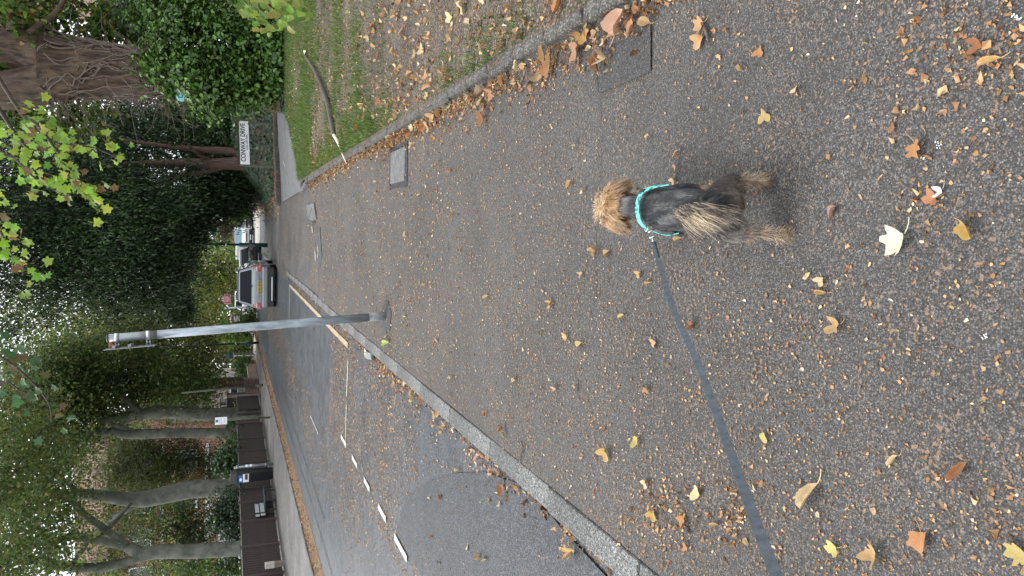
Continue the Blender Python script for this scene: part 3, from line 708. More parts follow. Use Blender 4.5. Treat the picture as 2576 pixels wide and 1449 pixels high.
MB().tube([b0, tp], [.05, .045], 10).build('shaft', M['bracket'], t, smooth=True)
MB().tube([tp, tp+(tp-b0).normalized()*.12], [.065, .06], 10).build('cap', M['white'], t, smooth=True)
ha, hb = AT(632, 790, 46), AT(632, 812, 46); zt = AT(584, 800, 46).z
t = thing('hoarding', 'maroon boarded hoarding with one white notice', 'hoarding', (ha.x, 46, 0))
n = 6
for i in range(n):
    x = hb.x+(ha.x-hb.x)*(i+.5)/n; MB().box((x, 46, zt/2), (abs(ha.x-hb.x)/n-.01, .03, zt)).build('board', M['maroon'], t)
cn = AT(596, 802, 45.95); MB().bbox((cn.x, 45.95, cn.z), (.36, .02, .36), .004).build('notice', M['white'], t)
MB().box((cn.x, 45.935, cn.z+.05), (.16, .006, .1)).build('notice_print', M['pink_print'], t)
# estate board
eb = AT(640, 894, 47); eb.z = .3; zt = AT(568, 894, 47).z; zb = AT(588, 894, 47).z; xl = AT(580, 902, 47).x; xr = AT(580, 887, 47).x
t = thing('sale_board', 'sky blue house sale board on a white post over the brick wall', 'sign', eb)
MB().bbox((eb.x, 47, (zb+.1)/2+.1), (.06, .06, zb+.2), .005).build('post', M['white'], t)
xm = (xl+xr)/2; w = (xr-xl); h = zt-zb
MB().prism([(xl, 46.95, zb), (xr, 46.95, zb), (xr, 46.95, zb+h*.86), (xr-w*.2, 46.95, zt), (xl+w*.2, 46.95, zt), (xl, 46.95, zb+h*.86)], (0, .03, 0)).build('panel', M['sky_print'], t)
MB().box((xm, 46.945, zb+h*.05), (w, .006, h*.08)).build('white_band', M['white'], t)
MB().box((xm, 46.945, zb+h*.2), (w*.96, .006, h*.16)).build('blue_band', M['blue_print'], t)
MB().box((xm, 46.945, zb+h*.44), (w*.96, .006, h*.22)).build('picture', M['brown_post'], t)
for k in (.66, .8): MB().box((xm, 46.945, zb+h*k), (w*.6, .006, h*.05)).build('print', M['blue_print'], t)
cb = G(633, 561, -.04)
t = thing('street_cabinet', 'green street cabinet at the foot of the bright yew hedge', 'cabinet', cb)
MB().bbox(cb+Vector((0, 0, .42)), (.30, .35, .84), .02).build('body', M['cabinet_green'], t)
MB().bbox(cb+Vector((0, 0, .86)), (.35, .4, .04), .012).build('lid', M['cabinet_green'], t)

# brick garden wall with piers
t = thing('brick_wall', 'low brown brick garden wall running up the far pavement', 'wall', (-8.75, 45, 0))
MB().box((-8.75, 45.6, .22), (.22, 8.2, .50)).build('wall', M['brick'], t)
MB().bbox((-8.75, 45.6, .50), (.28, 8.2, .05), .008).build('coping', M['brick'], t)
for (x, y, h) in ((-8.7, 41.5, .74), (-8.75, 49.8, .72), (-8.8, 50.9, .62)):
    MB().box((x, y, h/2), (.42, .42, h)).build('pier', M['brick_dark'], t); MB().bbox((x, y, h+.03), (.5, .5, .06), .01).build('pier_cap', M['brick_dark'], t)
t2 = thing('brick_pier', 'short brick wall stub between the pale gate post and pole', 'wall', (-9.2, 42.2, 0))
MB().box((-9.25, 42.6, .28), (.22, 1.2, .56)).build('wall', M['brick'], t2); MB().box((-9.2, 41.9, .36), (.36, .36, .72)).build('pier', M['brick_dark'], t2)

# covers and gratings in the pavement
t = thing('access_cover', 'square concrete access cover set in the pavement beside the verge', 'access cover', (.64, 7.15, .008))
MB().bbox((.64, 7.16, .004), (.33, .64, .03), .008).build('slab', M['slab'], t)
for c, d in (((.64, 6.79, .002), (.44, .05, .02)), ((.64, 7.53, .002), (.44, .05, .02)), ((.445, 7.16, .002), (.028, .70, .02)), ((.835, 7.16, .002), (.028, .70, .02))): MB().bbox(c, d, .004).build('frame', M['iron'], t)
ga = G(806, 620, -.01); ga.z = -.002
t = thing('gully_grate', 'slotted iron gully grate at the dropped kerb', 'drain', ga, math.radians(35))
for s in (-1, 1): MB().bbox((0, s*.16, -.002), (.66, .03, .025), .004).build('frame', M['grate'], t, world=False)
for i in range(9): MB().bbox((-.3+i*.075, 0, -.004), (.035, .30, .022), .004, rz=.25).build('bar', M['grate'], t, world=False)
MB().box((0, 0, -.02), (.64, .32, .006)).build('sump', M['black_plastic'], t, world=False)
sa2 = [G(771, 516, -.03), G(790, 511, -.03), G(797, 552, -.03), G(777, 560, -.03)]
t = thing('kerb_slab', 'pale worn concrete slab where the path meets the side road', 'paving slab', sum(sa2, Vector())/4)
MB().prism([p+Vector((0, 0, .012)) for p in sa2], (0, 0, -.06)).build('slab', M['concrete'], t)
MB().box(sum(sa2, Vector())/4+Vector((0, .05, .0135)), (.025, .55, .003), rz=.35).build('slot', M['iron'], t)
# litter
wr = G(925, 886, ROAD_Z+.02); wr.x = -1.56
t = thing('crushed_carton', 'crushed grey and white carton lying in the gutter', 'litter', wr)
MB().bbox((0, -.28, .03), (.09, .36, .05), .015, rz=.12).build('box', M['galv_dark'], t, world=False)
MB().add([(-.06, -.03, .0), (.01, -.08, .03), (.04, .04, .04), (-.02, .09, .02), (-.07, .03, .03)], [(0, 1, 4), (1, 2, 4), (2, 3, 4)]).build('white_flap', M['white'], t, world=False)
MB().add([(-.06, -.46, .0), (0, -.5, .05), (.05, -.42, .03)], [(0, 1, 2)]).build('white_corner', M['white'], t, world=False)
wr = G(1155, 1092, ROAD_Z+.02); wr.x = -1.535
t = thing('foil_wrapper', 'black and white wrapper caught against the kerb', 'litter', wr)
MB().add([(-.02, -.08, .0), (.03, -.06, .05), (.025, .08, .06), (-.03, .1, .01), (0, .0, .035)], [(0, 1, 4), (1, 2, 4), (2, 3, 4), (3, 0, 4)]).build('foil', M['black_plastic'], t, world=False)
MB().add([(-.012, .03, .036), (.02, .04, .05), (.018, .06, .053), (-.015, .055, .036)], [(0, 1, 2, 3)]).build('white_stripe', M['white'], t, world=False)

# ------------------------------------------------------------------ cars
def car(name, label, base, rz, L, W, H, paint_m, glass_m, style='hatch', group=None, sc=1.0):
    """local frame: rear at y = 0, front at y = L, x to the right"""
    t = thing(name, label, 'van' if style == 'van' else 'car', base, rz, group); t.scale = (sc, sc, sc)
    hw = W/2; belt = H*.60 if style != 'van' else H*.55
    if style == 'van': st = [(0, .30, .98, H*.97, .96), (.03*L, .22, 1.0, H, .96), (.6*L, .2, 1.0, H, .96), (.74*L, .2, 1.0, H*.97, .95), (.86*L, .2, .99, H*.62, .93), (.985*L, .24, .95, H*.48, .9), (L, .32, .88, H*.42, .84)]
    elif style == 'mpv': st = [(0, .34, .90, H*.58, .88), (.015*L, .25, .97, H*.62, .90), (.05*L, .2, .995, H*.955, .75), (.10*L, .18, 1.0, H*.99, .745), (.35*L, .18, 1.0, H, .75), (.55*L, .18, 1.0, H*.965, .745), (.70*L, .18, 1.0, H*.64, .86), (.92*L, .2, .96, H*.54, .88), (L, .3, .80, H*.44, .76)]
    else: st = [(0, .34, .90, H*.60, .88), (.012*L, .25, .97, H*.66, .9), (.11*L, .2, .995, H*.96, .72), (.2*L, .18, 1.0, H, .72), (.42*L, .18, 1.0, H*.985, .72), (.66*L, .18, 1.0, H*.66, .86), (.92*L, .2, .96, H*.56, .88), (L, .3, .80, H*.44, .76)]
    V = []; rowsn = 0
    for (y, zb, wk, zt, tk) in st:
        w = hw*wk; zbelt = min(belt, zt*.93); prof = [(0, zb), (w*.80, zb), (w*.97, zb+.07), (w, zb+(zbelt-zb)*.45), (w*.985, zbelt-.03), (w*.965, zbelt), (hw*wk*tk*1.0, zt-.055) if zt > belt*1.12 else (w*.93, zt-.02), (hw*tk*.93 if zt > belt*1.12 else w*.82, zt-.008), (hw*tk*.6 if zt > belt*1.12 else w*.5, zt), (0, zt)]
        full = prof+[(-x, z) for x, z in reversed(prof[1:-1])]; rowsn = len(full)
        V += [(x, y, z) for x, z in full]
    Fc = []
    for i in range(len(st)-1):
        for k in range(rowsn): a = i*rowsn+k; b2 = i*rowsn+(k+1) % rowsn; Fc.append((a, b2, b2+rowsn, a+rowsn))
    Fc.append(tuple(range(rowsn))); Fc.append(tuple((len(st)-1)*rowsn+k for k in reversed(range(rowsn))))
    body = MB().add(V, Fc).build('body', paint_m, t, world=False)
    md = body.modifiers.new('soft', 'BEVEL'); md.width = .055; md.segments = 3; md.limit_method = 'ANGLE'; md.angle_limit = .5
    for p in body.data.polygons: p.use_smooth = True
    # glass
    def rowpt(i, k): return Vector(V[i*rowsn+k])
    def pane(nm, pts, off, m=glass_m, th=.012):
        n = (pts[1]-pts[0]).cross(pts[2]-pts[0]).normalized()*off; n = n if n.dot(sum(pts, Vector())/len(pts)-Vector((0, L/2, H*.5))) > 0 else -n; MB().prism([p+n for p in pts], -n.normalized()*th).build(nm, m, t, world=False)
    def lerp(a, b2, f): return a+(b2-a)*f
    rear = 1 if style != 'van' else 0
    if style != 'van':
        i0, i1 = 1, 2
        a = rowpt(i0, 5); bq = rowpt(i1, 6); a.z = rowpt(i0, 9).z+.012; bq.z = rowpt(i1, 9).z-.03; aL = Vector((-a.x, a.y, a.z)); bL = Vector((-bq.x, bq.y, bq.z))
        q = [lerp(lerp(aL, bL, .06), lerp(a, bq, .06), .07), lerp(lerp(aL, bL, .06), lerp(a, bq, .06), .93), lerp(lerp(aL, bL, .97), lerp(a, bq, .97), .93), lerp(lerp(aL, bL, .97), lerp(a, bq, .97), .07)]
        pane('rear_window', q, .014)
        d0 = (q[0]+q[1])/2; wv = (q[1]-q[0]).normalized(); upv = ((q[3]-q[0])).normalized()
        MB().tube([d0+Vector((0, -.03, -.02)), d0+Vector((0, -.03, .0))+wv*.16+upv*.07], [.012, .008], 6).build('wiper', M['trim'], t, world=False)
    # side glass
    gi = {'mpv': (2, 6), 'hatch': (2, 5), 'van': (3, 4)}[style]
    for s in (1, -1):
        idx = list(range(gi[0], gi[1]))
        lo = [rowpt(i, 5) for i in idx]; hi = [rowpt(i, 6) for i in idx]
        pts = [lerp(a, b2, .06) for a, b2 in zip(lo, hi)]+[lerp(a, b2, .86) for a, b2 in reversed(list(zip(lo, hi)))]
        nx = rowpt(gi[1], 5); pts.insert(len(idx), lerp(lo[-1], nx, .75)+Vector((0, 0, .02)))
        pts = [Vector((p.x*s+.012*s, p.y, p.z)) for p in pts]
        MB().prism(pts, (-.03*s, 0, 0)).build('side_window', glass_m, t, world=False)
    # windscreen
    iw = {'mpv': (5, 6), 'hatch': (4, 5), 'van': (3, 4)}[style]
    a = rowpt(iw[0], 6); c2 = rowpt(iw[1], 6); a.z = rowpt(iw[0], 9).z-.02; c2.z = rowpt(iw[1], 9).z+.01; aL = Vector((-a.x, a.y, a.z)); cL = Vector((-c2.x, c2.y, c2.z))
    pane('windscreen', [lerp(c2, cL, .07)*1, lerp(cL, c2, .07)*1, lerp(lerp(aL, cL, .08), lerp(a, c2, .08), .06), lerp(lerp(aL, cL, .08), lerp(a, c2, .08), .94)], .015)
    # lights, bumpers, plates
    zl = belt*.86
    for s in (1, -1):
        lamp = MB().prism([(s*hw*.99, -.012, zl-.17), (s*hw*.70, -.035, zl-.15), (s*hw*.74, -.03, zl-.02), (s*hw*.80, .03, zl+.14), (s*hw*.93, .05, zl+.15), (s*hw*1.0, .04, zl-.02)], (s*.004, .16, 0)).build('tail_light', M['tail'], t, world=False)
        MB().box((s*hw*.84, -.03, zl-.0), (hw*.2, .02, .035)).build('reflector', M['lamp_clear'], lamp, world=False)
        hl = MB().bbox((s*hw*.70, L-.10, belt*.80), (hw*.36, .2, .15), .03).build('headlight', M['lamp_clear'], t, world=False)
    MB().bbox((0, -.035, .46), (W*.95, .18, .24), .06).build('rear_bumper', paint_m, t, world=False)
    MB().bbox((0, -.01, .24), (W*.90, .16, .26), .04).build('bumper_valance', M['trim'], t, world=False)
    MB().bbox((-.06, -.10, .20), (W*.55, .03, .045), .01).build('tow_step', M['bracket'], t, world=False)
    MB().bbox((0, L-.02, .36), (W*.86, .14, .3), .05).build('front_bumper', paint_m if style != 'van' else M['trim'], t, world=False)
    MB().bbox((0, L+.045, .38), (.5, .02, .1), .004).build('front_plate', M['white'], t, world=False)
    MB().bbox((0, L+.02, belt*.72), (W*.5, .06, .1), .01).build('grille', M['trim'], t, world=False)
    zp = belt*.74
    MB().bbox((0, -.04, zp), (.62, .03, .17), .012).build('plate_surround', paint_m, t, world=False)
    pl = MB().bbox((0, -.058, zp), (.52, .012, .112), .004).build('number_plate', M['plate_yellow'], t, world=False)
    bb2 = MB()
    for i in range(7): bb2.box((-.205+i*.066+(.02 if i > 3 else 0), -.0655, zp), (.04, .003, .07)) if i % 2 == 0 else bb2.box((-.205+i*.066+(.02 if i > 3 else 0), -.0655, zp), (.014, .003, .07)).box((-.19+i*.066+(.02 if i > 3 else 0), -.0655, zp+.02), (.03, .003, .014))
    bb2.build('characters', M['black_print'], pl, world=False)
    # wheels
    for yy in (.19*L, .80*L):
        for s in (1, -1):
            w = MB().tube([(s*hw*.99, yy, .29), (s*hw*.76, yy, .29)], [.29, .29], 20).build('wheel', M['tyre'], t, world=False, smooth=False)
            MB().tube([(s*hw*1.0, yy, .29), (s*hw*.9, yy, .29)], [.19, .19], 16).build('rim', M['rim'], w, world=False)
            MB().tube([(s*hw*.985, yy, .30), (s*hw*.98-s*.01, yy, .30)], [.345, .345], 20).build('wheel_arch', M['trim'], w, world=False)
    for s in (1, -1):
        mr = MB().bbox((s*(hw+.07), L*.61, belt+.06), (.16, .08, .11), .025).build('wing_mirror', paint_m, t, world=False)
        for yy in (.34*L, .56*L): MB().bbox((s*hw*1.0, yy, belt-.10), (.02, .14, .025), .005).build('door_handle', paint_m, t, world=False)
    return t
cp = G(698.5, 717, ROAD_Z); cy = cp.y+.05
xr_, xl_ = G(698, 668, ROAD_Z).x, G(698, 776, ROAD_Z).x
cw = xr_-xl_; sc = cw/1.72
scar = car('parked_car', 'silver estate car with roof rails parked at the near kerb, seen from behind', ((xl_+xr_)/2, cy, road_z(-2)-.004), math.radians(-1.0), 4.2, 1.74, 1.36/sc, M['silver'], M['car_glass'], 'mpv', 'cars parked along the road', sc)
for s in (1, -1):
    MB().tube([(s*.56, .25, 1.36/sc*.985), (s*.57, .35, 1.36/sc+.035), (s*.57, 2.1, 1.36/sc+.03), (s*.56, 2.25, 1.36/sc*.96)], [.02]*4, 8).build('roof_rail', M['bracket'], scar, world=False, smooth=True)
MB().bbox((0, -.045, .42), (1.15, .02, .012), .004).build('bumper_seam', M['trim'], scar, world=False)
MB().bbox((0, -.03, .80*.86), (.94, .02, .012), .004).build('tailgate_handle', M['trim'], scar, world=False)
q = AT(650, 650, 41)
car('parked_car', 'black hatchback parked in front of the silver estate, pale sky in its rear window', (q.x, 40.5, ROAD_Z), 0, 4.0, 1.72, 1.45, M['black_paint'], M['car_glass'], 'hatch', 'cars parked along the road', .78)
q = AT(640, 636, 53)
car('parked_van', 'white van beyond the black hatchback', (q.x, 54, ROAD_Z), 0, 4.6, 1.9, 1.95, M['white_paint'], M['car_glass'], 'van', 'cars parked along the road', .60)
q = AT(634, 597, 50)
car('delivery_van', 'red and white van facing this way behind the faded green lamp column', (q.x, 53.2, -.04), PI, 4.2, 1.8, 1.85, M['white_paint'], glassmat('van_glass', (.10, .22, .30), .05), 'van', None, .70)
v = bpy.data.objects['delivery_van']
MB().bbox((0, 2.2, 1.865), (1.5, 1.9, .1), .03).build('red_roof', M['red_paint'], v, world=False)
q = AT(634, 569, 52)
car('parked_car', 'dark grey car nose towards this way beside the red and white van', (q.x, 56.5, -.04), PI, 4.0, 1.7, 1.45, M['grey_paint'], M['car_glass'], 'hatch', 'cars parked along the road', .72)
q = AT(641, 769, 46)
car('parked_car', 'white car facing this way, its wing showing left of the silver estate', (q.x, 50.5, ROAD_Z), PI+.05, 4.2, 1.75, 1.5, M['white_paint'], M['car_glass'], 'hatch', 'cars parked along the road', .85)
q = AT(640, 936, 56)
car('parked_car', 'pale grey car standing in the drive behind the brick wall', (q.x, 56, .1), PI/2+.3, 4.0, 1.7, 1.45, M['silver'], M['car_glass'], 'hatch', 'cars parked along the road', 1.0)

# ------------------------------------------------------------------ buildings behind the trees
def window(parent, cx, y, cz, w, h, face=-1, m_frame='frame_white', axis='y'):
    """a window with a frame and panes on a wall whose face looks along -y (axis 'y') or along x"""
    def P(a, b2, c): return Vector((cx+a, y+face*b2, cz+c)) if axis == 'y' else Vector((y+face*b2, cx+a, cz+c))
    def D(a, b2, c): return (a, b2, c) if axis == 'y' else (b2, a, c)
    f = MB()
    for s in (-1, 1): f.box(P(s*(w/2-.03), .02, 0), D(.07, .09, h)); f.box(P(0, .02, s*(h/2-.03)), D(w-.14, .085, .07))
    f.box(P(0, .02, 0), D(.05, .08, h-.14))
    wd = f.build('window', M[m_frame], parent)
    for s in (-1, 1): MB().box(P(s*(w/4-.01), .0, 0), D(w/2-.10, .03, h-.14)).build('pane', M['pane'], wd)
    MB().box(P(0, .05, -h/2-.04), D(w+.15, .16, .06)).build('sill', M[m_frame], wd)
# red brick flats behind the grey trunks
fl = thing('brick_flats', 'red brick block of flats with white windows behind the grey trunks', 'building', (-25, 52, 0))
MB().box((-28, 56, 4.4), (26, 8, 9)).build('wall', M['brick_red'], fl)
MB().prism([(-41.3, 51.6, 8.9), (-41.3, 60.4, 8.9), (-41.3, 56, 11.6)], (26.6, 0, 0)).build('roof', M['roof'], fl)
for z in (2.95, 5.75): MB().box((-28, 51.97, z), (26, .09, .22)).build('white_band', M['frame_white'], fl)
for z in (1.55, 4.3, 7.1):
    for x in np.arange(-39.5, -15.4, 2.6): window(fl, x, 51.96, z, 1.5, 1.35)
# pale pebbledash house by the end of the fence
ph = thing('rendered_house', 'pale pebbledash house seen under the branches past the fence end', 'house', (-16.5, 60, 0))
MB().box((-17, 62, 2.9), (9, 8, 6)).build('wall', M['render'], ph)
MB().prism([(-21.8, 57.6, 5.9), (-21.8, 66.4, 5.9), (-21.8, 62, 8.8)], (9.6, 0, 0)).build('roof', M['roof'], ph)
for x in (-19.4, -16.6, -13.9): window(ph, x, 57.97, 1.6, 1.3, 1.3); window(ph, x, 57.97, 4.4, 1.3, 1.2)
# brown house high up behind the big ivy trunk
bh = thing('tan_house', 'tan rendered house glimpsed beyond the ivy trunk at the picture edge', 'house', (20, 42, 0))
MB().box((20.6, 46, 6), (17.6, 8, 12.4)).build('wall', M['tan_wall'], bh)
MB().prism([(11.4, 41.6, 12.2), (11.4, 50.4, 12.2), (11.4, 46, 15)], (18.4, 0, 0)).build('roof', M['roof'], bh)
for x in (13.4, 16.0, 18.6):
    for z in (2.0, 4.8, 7.4, 10.2): window(bh, x, 41.97, z, 1.2, 1.4)

# ------------------------------------------------------------------ trees
OLIVE = [(.18, .26, .07), (.23, .29, .08), (.14, .22, .07), (.30, .30, .09), (.12, .20, .07), (.32, .25, .09)]
GREEN = [(.045, .09, .025), (.065, .125, .03), (.033, .07, .024), (.085, .15, .036)]
YEW = [(.034, .072, .024), (.046, .096, .03), (.064, .125, .036), (.024, .048, .018)]
BRIGHT = [(.13, .22, .030), (.10, .18, .028), (.16, .25, .04), (.075, .14, .025)]
def tpath(Y, pts, rads): return [AT(x, y, Y+ (p[0] if p else 0)) for (x, y, *p) in pts], [r*px(Y) for r in rads]
def tree(name, label, cat, base, limbs, bark, crowns, n_leaf, lsize, pal, w=None, group=None, tpl=QUAD, clump=.35, per=60, leaf='leaf', up=.5, rough=.07, along=None, shell=.5, jit=.25):
    t = thing(name, label, cat, base, group=group)
    for i, L in enumerate(limbs): branch_mesh('trunk' if i == 0 else 'limb', [L], bark, t, 12 if i == 0 else 8, rough)
    if crowns:
        P, O = cloud(crowns, n_leaf, clump, per, shell=shell)
        cl = palette(len(P), pal, w, jit=jit)
        k = .75+.35*vnoise(P[:, 0]*1.0+P[:, 2], P[:, 1]-P[:, 2]*.7, 1.3, len(P) % 91)
        cl = np.clip(cl*np.clip(k, .55, 1.35)[:, None], .003, 1)
        leaf_mesh('crown', P, lsize, tpl, cl, M[leaf], t, normal_up=up, out=O, along=(None if along is None else np.array(along)))
    return t
def base_at(x, y, Y): p = AT(x, y, Y); return (p.x, p.y, 0)
GB = 'grey barked trees behind the fence'
def low(x0, y0, Y, r): # runs a trunk down to the ground below (x0, y0)
    p = AT(x0, y0, Y); return Vector((p.x-.02, p.y, -.05))
# A: forked tree nearest, left of the bench
Y = 26.0
def limb(Y, pts, rads, ground=None):
    P, r = tpath(Y, pts, rads)
    if ground: P = [low(*ground, Y, 0)]+P; r = [r[0]*1.12]+r
    return P, r
tree('beech_tree', 'grey forked tree behind the fence left of the bench, three heavy limbs', 'tree', base_at(612, 1379, Y),
     [limb(Y, [(612, 1379), (495, 1386), (390, 1389), (338, 1400)], [17.5, 16.5, 15.5, 17], (612, 1379)),
      limb(Y, [(385, 1391), (330, 1410), (255, 1427), (180, 1427), (90, 1410), (-60, 1395)], [11, 10.5, 11.5, 11, 9, 7]),
      limb(Y, [(350, 1392), (315, 1374), (270, 1364), (225, 1355), (175, 1348), (120, 1365), (20, 1380), (-60, 1400)], [14, 11, 9.5, 9, 8, 6, 4, 3]),
      limb(Y, [(318, 1376, -.1), (290, 1352, .2), (255, 1325, .5), (208, 1290, .7), (180, 1262, .9), (130, 1240, 1), (20, 1225, 1)], [11, 9, 8, 7, 6, 4.5, 3]),
      limb(Y, [(235, 1357), (262, 1340, .5), (300, 1300, 1), (330, 1265, 1.4)], [4, 4.5, 4, 3]),
      limb(Y, [(222, 1356), (205, 1390), (175, 1420)], [5, 4.5, 4])],
     M['bark_grey'], [B(60, 1400, 120, 25), B(40, 1260, 110, 27), B(130, 1330, 90, 24, dy=1.6), B(250, 1440, 50, 27), B(-120, 1350, 260, 25, 260, 5), B(420, 1440, 70, 28, 30)], 27000, .115, OLIVE, [3, 3, 4, 1.5, 4, .6], GB, clump=.42, per=42)
Y = 30.0
tree('beech_tree', 'tallest thick grey trunk directly behind the black bin and bench', 'tree', base_at(612, 1226, Y),
     [limb(Y, [(612, 1226), (495, 1229), (420, 1243), (370, 1254), (330, 1257), (270, 1250), (200, 1243), (60, 1243), (-80, 1235)], [21, 19.5, 19.5, 18.5, 16.5, 13, 11, 9, 6], (612, 1226)),
      limb(Y, [(345, 1268), (320, 1282), (285, 1302, .4), (258, 1328, .8), (215, 1345, 1.2)], [9, 7, 5, 4, 3]),
      limb(Y, [(200, 1244), (170, 1215, .6), (120, 1180, 1), (40, 1150, 1.4)], [6, 5, 4, 3])],
     M['bark_grey'], [B(60, 1180, 130, 30), B(140, 1240, 60, 28.5, dy=1.0), B(235, 1280, 60, 31), B(40, 1060, 110, 31), B(-140, 1180, 260, 30, 300, 5), B(420, 1300, 60, 36, 60)], 26000, .125, OLIVE, [3, 3, 3, 2, 3, .8], GB, clump=.48, per=42)
Y = 37.0
tree('beech_tree', 'slender grey trunk between the bin and the parking notice', 'tree', base_at(612, 1091, Y),
     [limb(Y, [(612, 1091), (500, 1090), (420, 1090), (335, 1092), (260, 1086), (190, 1084), (60, 1090)], [13, 11.5, 10.5, 11, 8, 6, 4], (612, 1091)),
      limb(Y, [(335, 1086), (290, 1070), (235, 1050), (150, 1030)], [7, 5, 4, 3])],
     M['bark_grey'], [B(90, 1090, 120, 37), B(200, 1040, 85, 38), B(110, 970, 110, 38), B(190, 1130, 45, 36)], 20000, .15, OLIVE, [3, 3, 4, 1, 4, .5], GB, clump=.6, per=42)
Y = 39.0
tree('beech_tree', 'grey trunk rising behind the white parking notice, forked high up', 'tree', base_at(612, 1040, Y),
     [limb(Y, [(612, 1040), (535, 1042), (450, 1037), (385, 1038), (345, 1044), (280, 1050), (210, 1038), (150, 1040), (40, 1030)], [15, 15, 14, 14, 11, 8, 7.5, 6, 4], (612, 1040)),
      limb(Y, [(355, 1040), (310, 1000), (250, 975), (160, 950)], [8, 6, 5, 3]), limb(Y, [(340, 1048), (300, 1070), (262, 1090)], [5, 4, 3])],
     M['bark_grey'], [B(150, 960, 120, 39), B(300, 990, 80, 40), B(290, 920, 110, 41), B(420, 960, 75, 40), B(500, 985, 45, 40, 60)], 30000, .15, OLIVE, [3, 3, 4, 1, 4, .3], GB, clump=.6, per=48)
# spreading tree in front of the brick wall with low olive crown
Y = 47.0
tree('lime_tree', 'spreading olive leaved tree over the brick wall, reddish trunk behind pole', 'tree', base_at(630, 960, 43.5),
     [limb(43.5, [(632, 957), (590, 958), (540, 960), (500, 955), (440, 945)], [9, 9, 8.5, 8, 6], (632, 957)),
      limb(43.5, [(540, 962), (500, 985), (440, 1000)], [6, 5, 3]), limb(43.5, [(505, 955), (460, 915), (400, 880)], [6, 5, 3]), limb(43.5, [(630, 966), (560, 974), (520, 990)], [5, 5, 4])],
     M['bark_yew'], [B(430, 900, 110, 44), B(330, 860, 110, 45), B(440, 960, 80, 43), B(240, 890, 100, 46), B(520, 870, 40, 46, 60), B(500, 950, 36, 43, 50)], 27000, .17, [(.21, .24, .045), (.16, .20, .045), (.26, .25, .055), (.11, .155, .04)], None, None, clump=.6, per=55)
tree('lime_tree', 'tall olive and yellow tree behind the leaning grey sign post', 'tree', base_at(630, 830, 58),
     [limb(58, [(632, 838), (540, 836), (430, 832), (300, 830), (200, 838)], [6, 5.5, 5, 4, 3], (632, 838))], M['bark_grey'],
     [B(230, 800, 95, 56), B(330, 780, 80, 57), B(120, 860, 110, 55), B(420, 800, 65, 58), B(490, 820, 45, 58, 60), B(60, 760, 80, 58)], 18000, .21, OLIVE, [3, 4, 3, 2, 3, .4], None, clump=.75, per=48)
tree('maple_tree', 'golden brown autumn tree right of the grey sign post', 'tree', base_at(630, 775, 66),
     [limb(66, [(632, 778), (560, 776), (470, 772)], [5, 4.5, 3], (632, 778))], M['bark_grey'],
     [B(440, 770, 36, 66, 40), B(480, 750, 45, 66, 50), B(520, 790, 40, 66, 40)], 7000, .24, [(.38, .25, .08), (.30, .23, .07), (.24, .22, .07), (.44, .30, .10)], None, None, clump=.75, per=44)
tree('maple_tree', 'rounded yellow green tree above the roof of the silver estate', 'tree', base_at(630, 705, 64),
     [limb(64, [(632, 710), (560, 708), (500, 705)], [5, 4.5, 3], (632, 710))], M['bark_grey'],
     [B(530, 720, 55, 62, 50), B(560, 680, 42, 62, 34), B(490, 690, 40, 64, 36), B(580, 740, 30, 60, 40), B(470, 650, 34, 66, 36)], 11000, .20, [(.22, .32, .07), (.30, .35, .08), (.15, .25, .06), (.40, .38, .08)], None, None, clump=.7, per=46)
# shrubs on the far side
def shrub(label, blobs, n, ls, pal, m='leaf', name='shrub', tpl=QUAD, cl=.3, w=None, grp=None):
    c0 = blobs[0][0]; t = thing(name, label, 'hedge' if 'hedge' in name else 'shrub', (c0[0], c0[1], 0), group=grp)
    lo = [(Vector((b[0][0], b[0][1], -.1)), Vector(b[0])) for b in blobs]
    branch_mesh('stem', [([a, (a+c)/2+Vector((.05, .03, 0)), c], [.035, .03, .015]) for a, c in lo], M['twig'], t, 6, .1)
    P, O = cloud(blobs, n, cl, 45, shell=.35); P[:, 2] = np.abs(P[:, 2])
    leaf_mesh('foliage', P, ls, tpl, palette(len(P), pal, w, jit=.22), M[m], t, normal_up=.45, out=O)
    return t
shrub('bright green garden shrub beside the slim green lamp column', [B(590, 842, 34, 50, 22), B(560, 830, 26, 51, 24)], 2600, .17, BRIGHT)
shrub('olive conifer shrub behind the end pier of the brick wall', [B(610, 865, 28, 52, 24), B(600, 880, 20, 52)], 2000, .16, [(.10, .12, .03), (.06, .09, .025)])
shrub('purple leaved bush behind the blue sale board', [B(568, 880, 18, 54, 22), B(560, 860, 14, 54)], 1000, .16, [(.06, .025, .04), (.09, .05, .06), (.05, .05, .03)])
shrub('dark bushes along the top of the brick wall', [B(612, 925, 22, 47.2, 30), B(622, 945, 14, 46, 14)], 1700, .15, GREEN)
shrub('ivy clad bush rising behind the fence between trunks by the bin', [B(588, 1170, 46, 33, 36), B(560, 1160, 25, 33)], 2400, .15, YEW, 'dark_leaf')
shrub('large rounded evergreen behind the fence next to the bench', [B(585, 1285, 52, 28.5, 46), B(560, 1300, 40, 28.5, 34), B(590, 1340, 30, 28, 30)], 4200, .12, [(.022, .050, .020), (.03, .066, .026), (.04, .08, .034)], 'gloss_leaf')
shrub('mid green shrub behind the fence at the picture edge', [B(560, 1430, 70, 27, 40), B(490, 1445, 50, 28, 20)], 2200, .12, BRIGHT[2:]+GREEN)
shrub('green shrub low behind the fence beside the slender trunk', [B(590, 1115, 24, 36, 20), B(597, 1060, 18, 41, 18)], 1500, .14, GREEN)
shrub('feathery shrub under the maroon hoarding by the far pavement', [B(622, 805, 16, 44, 22)], 900, .15, [(.09, .14, .04), (.07, .11, .035)])
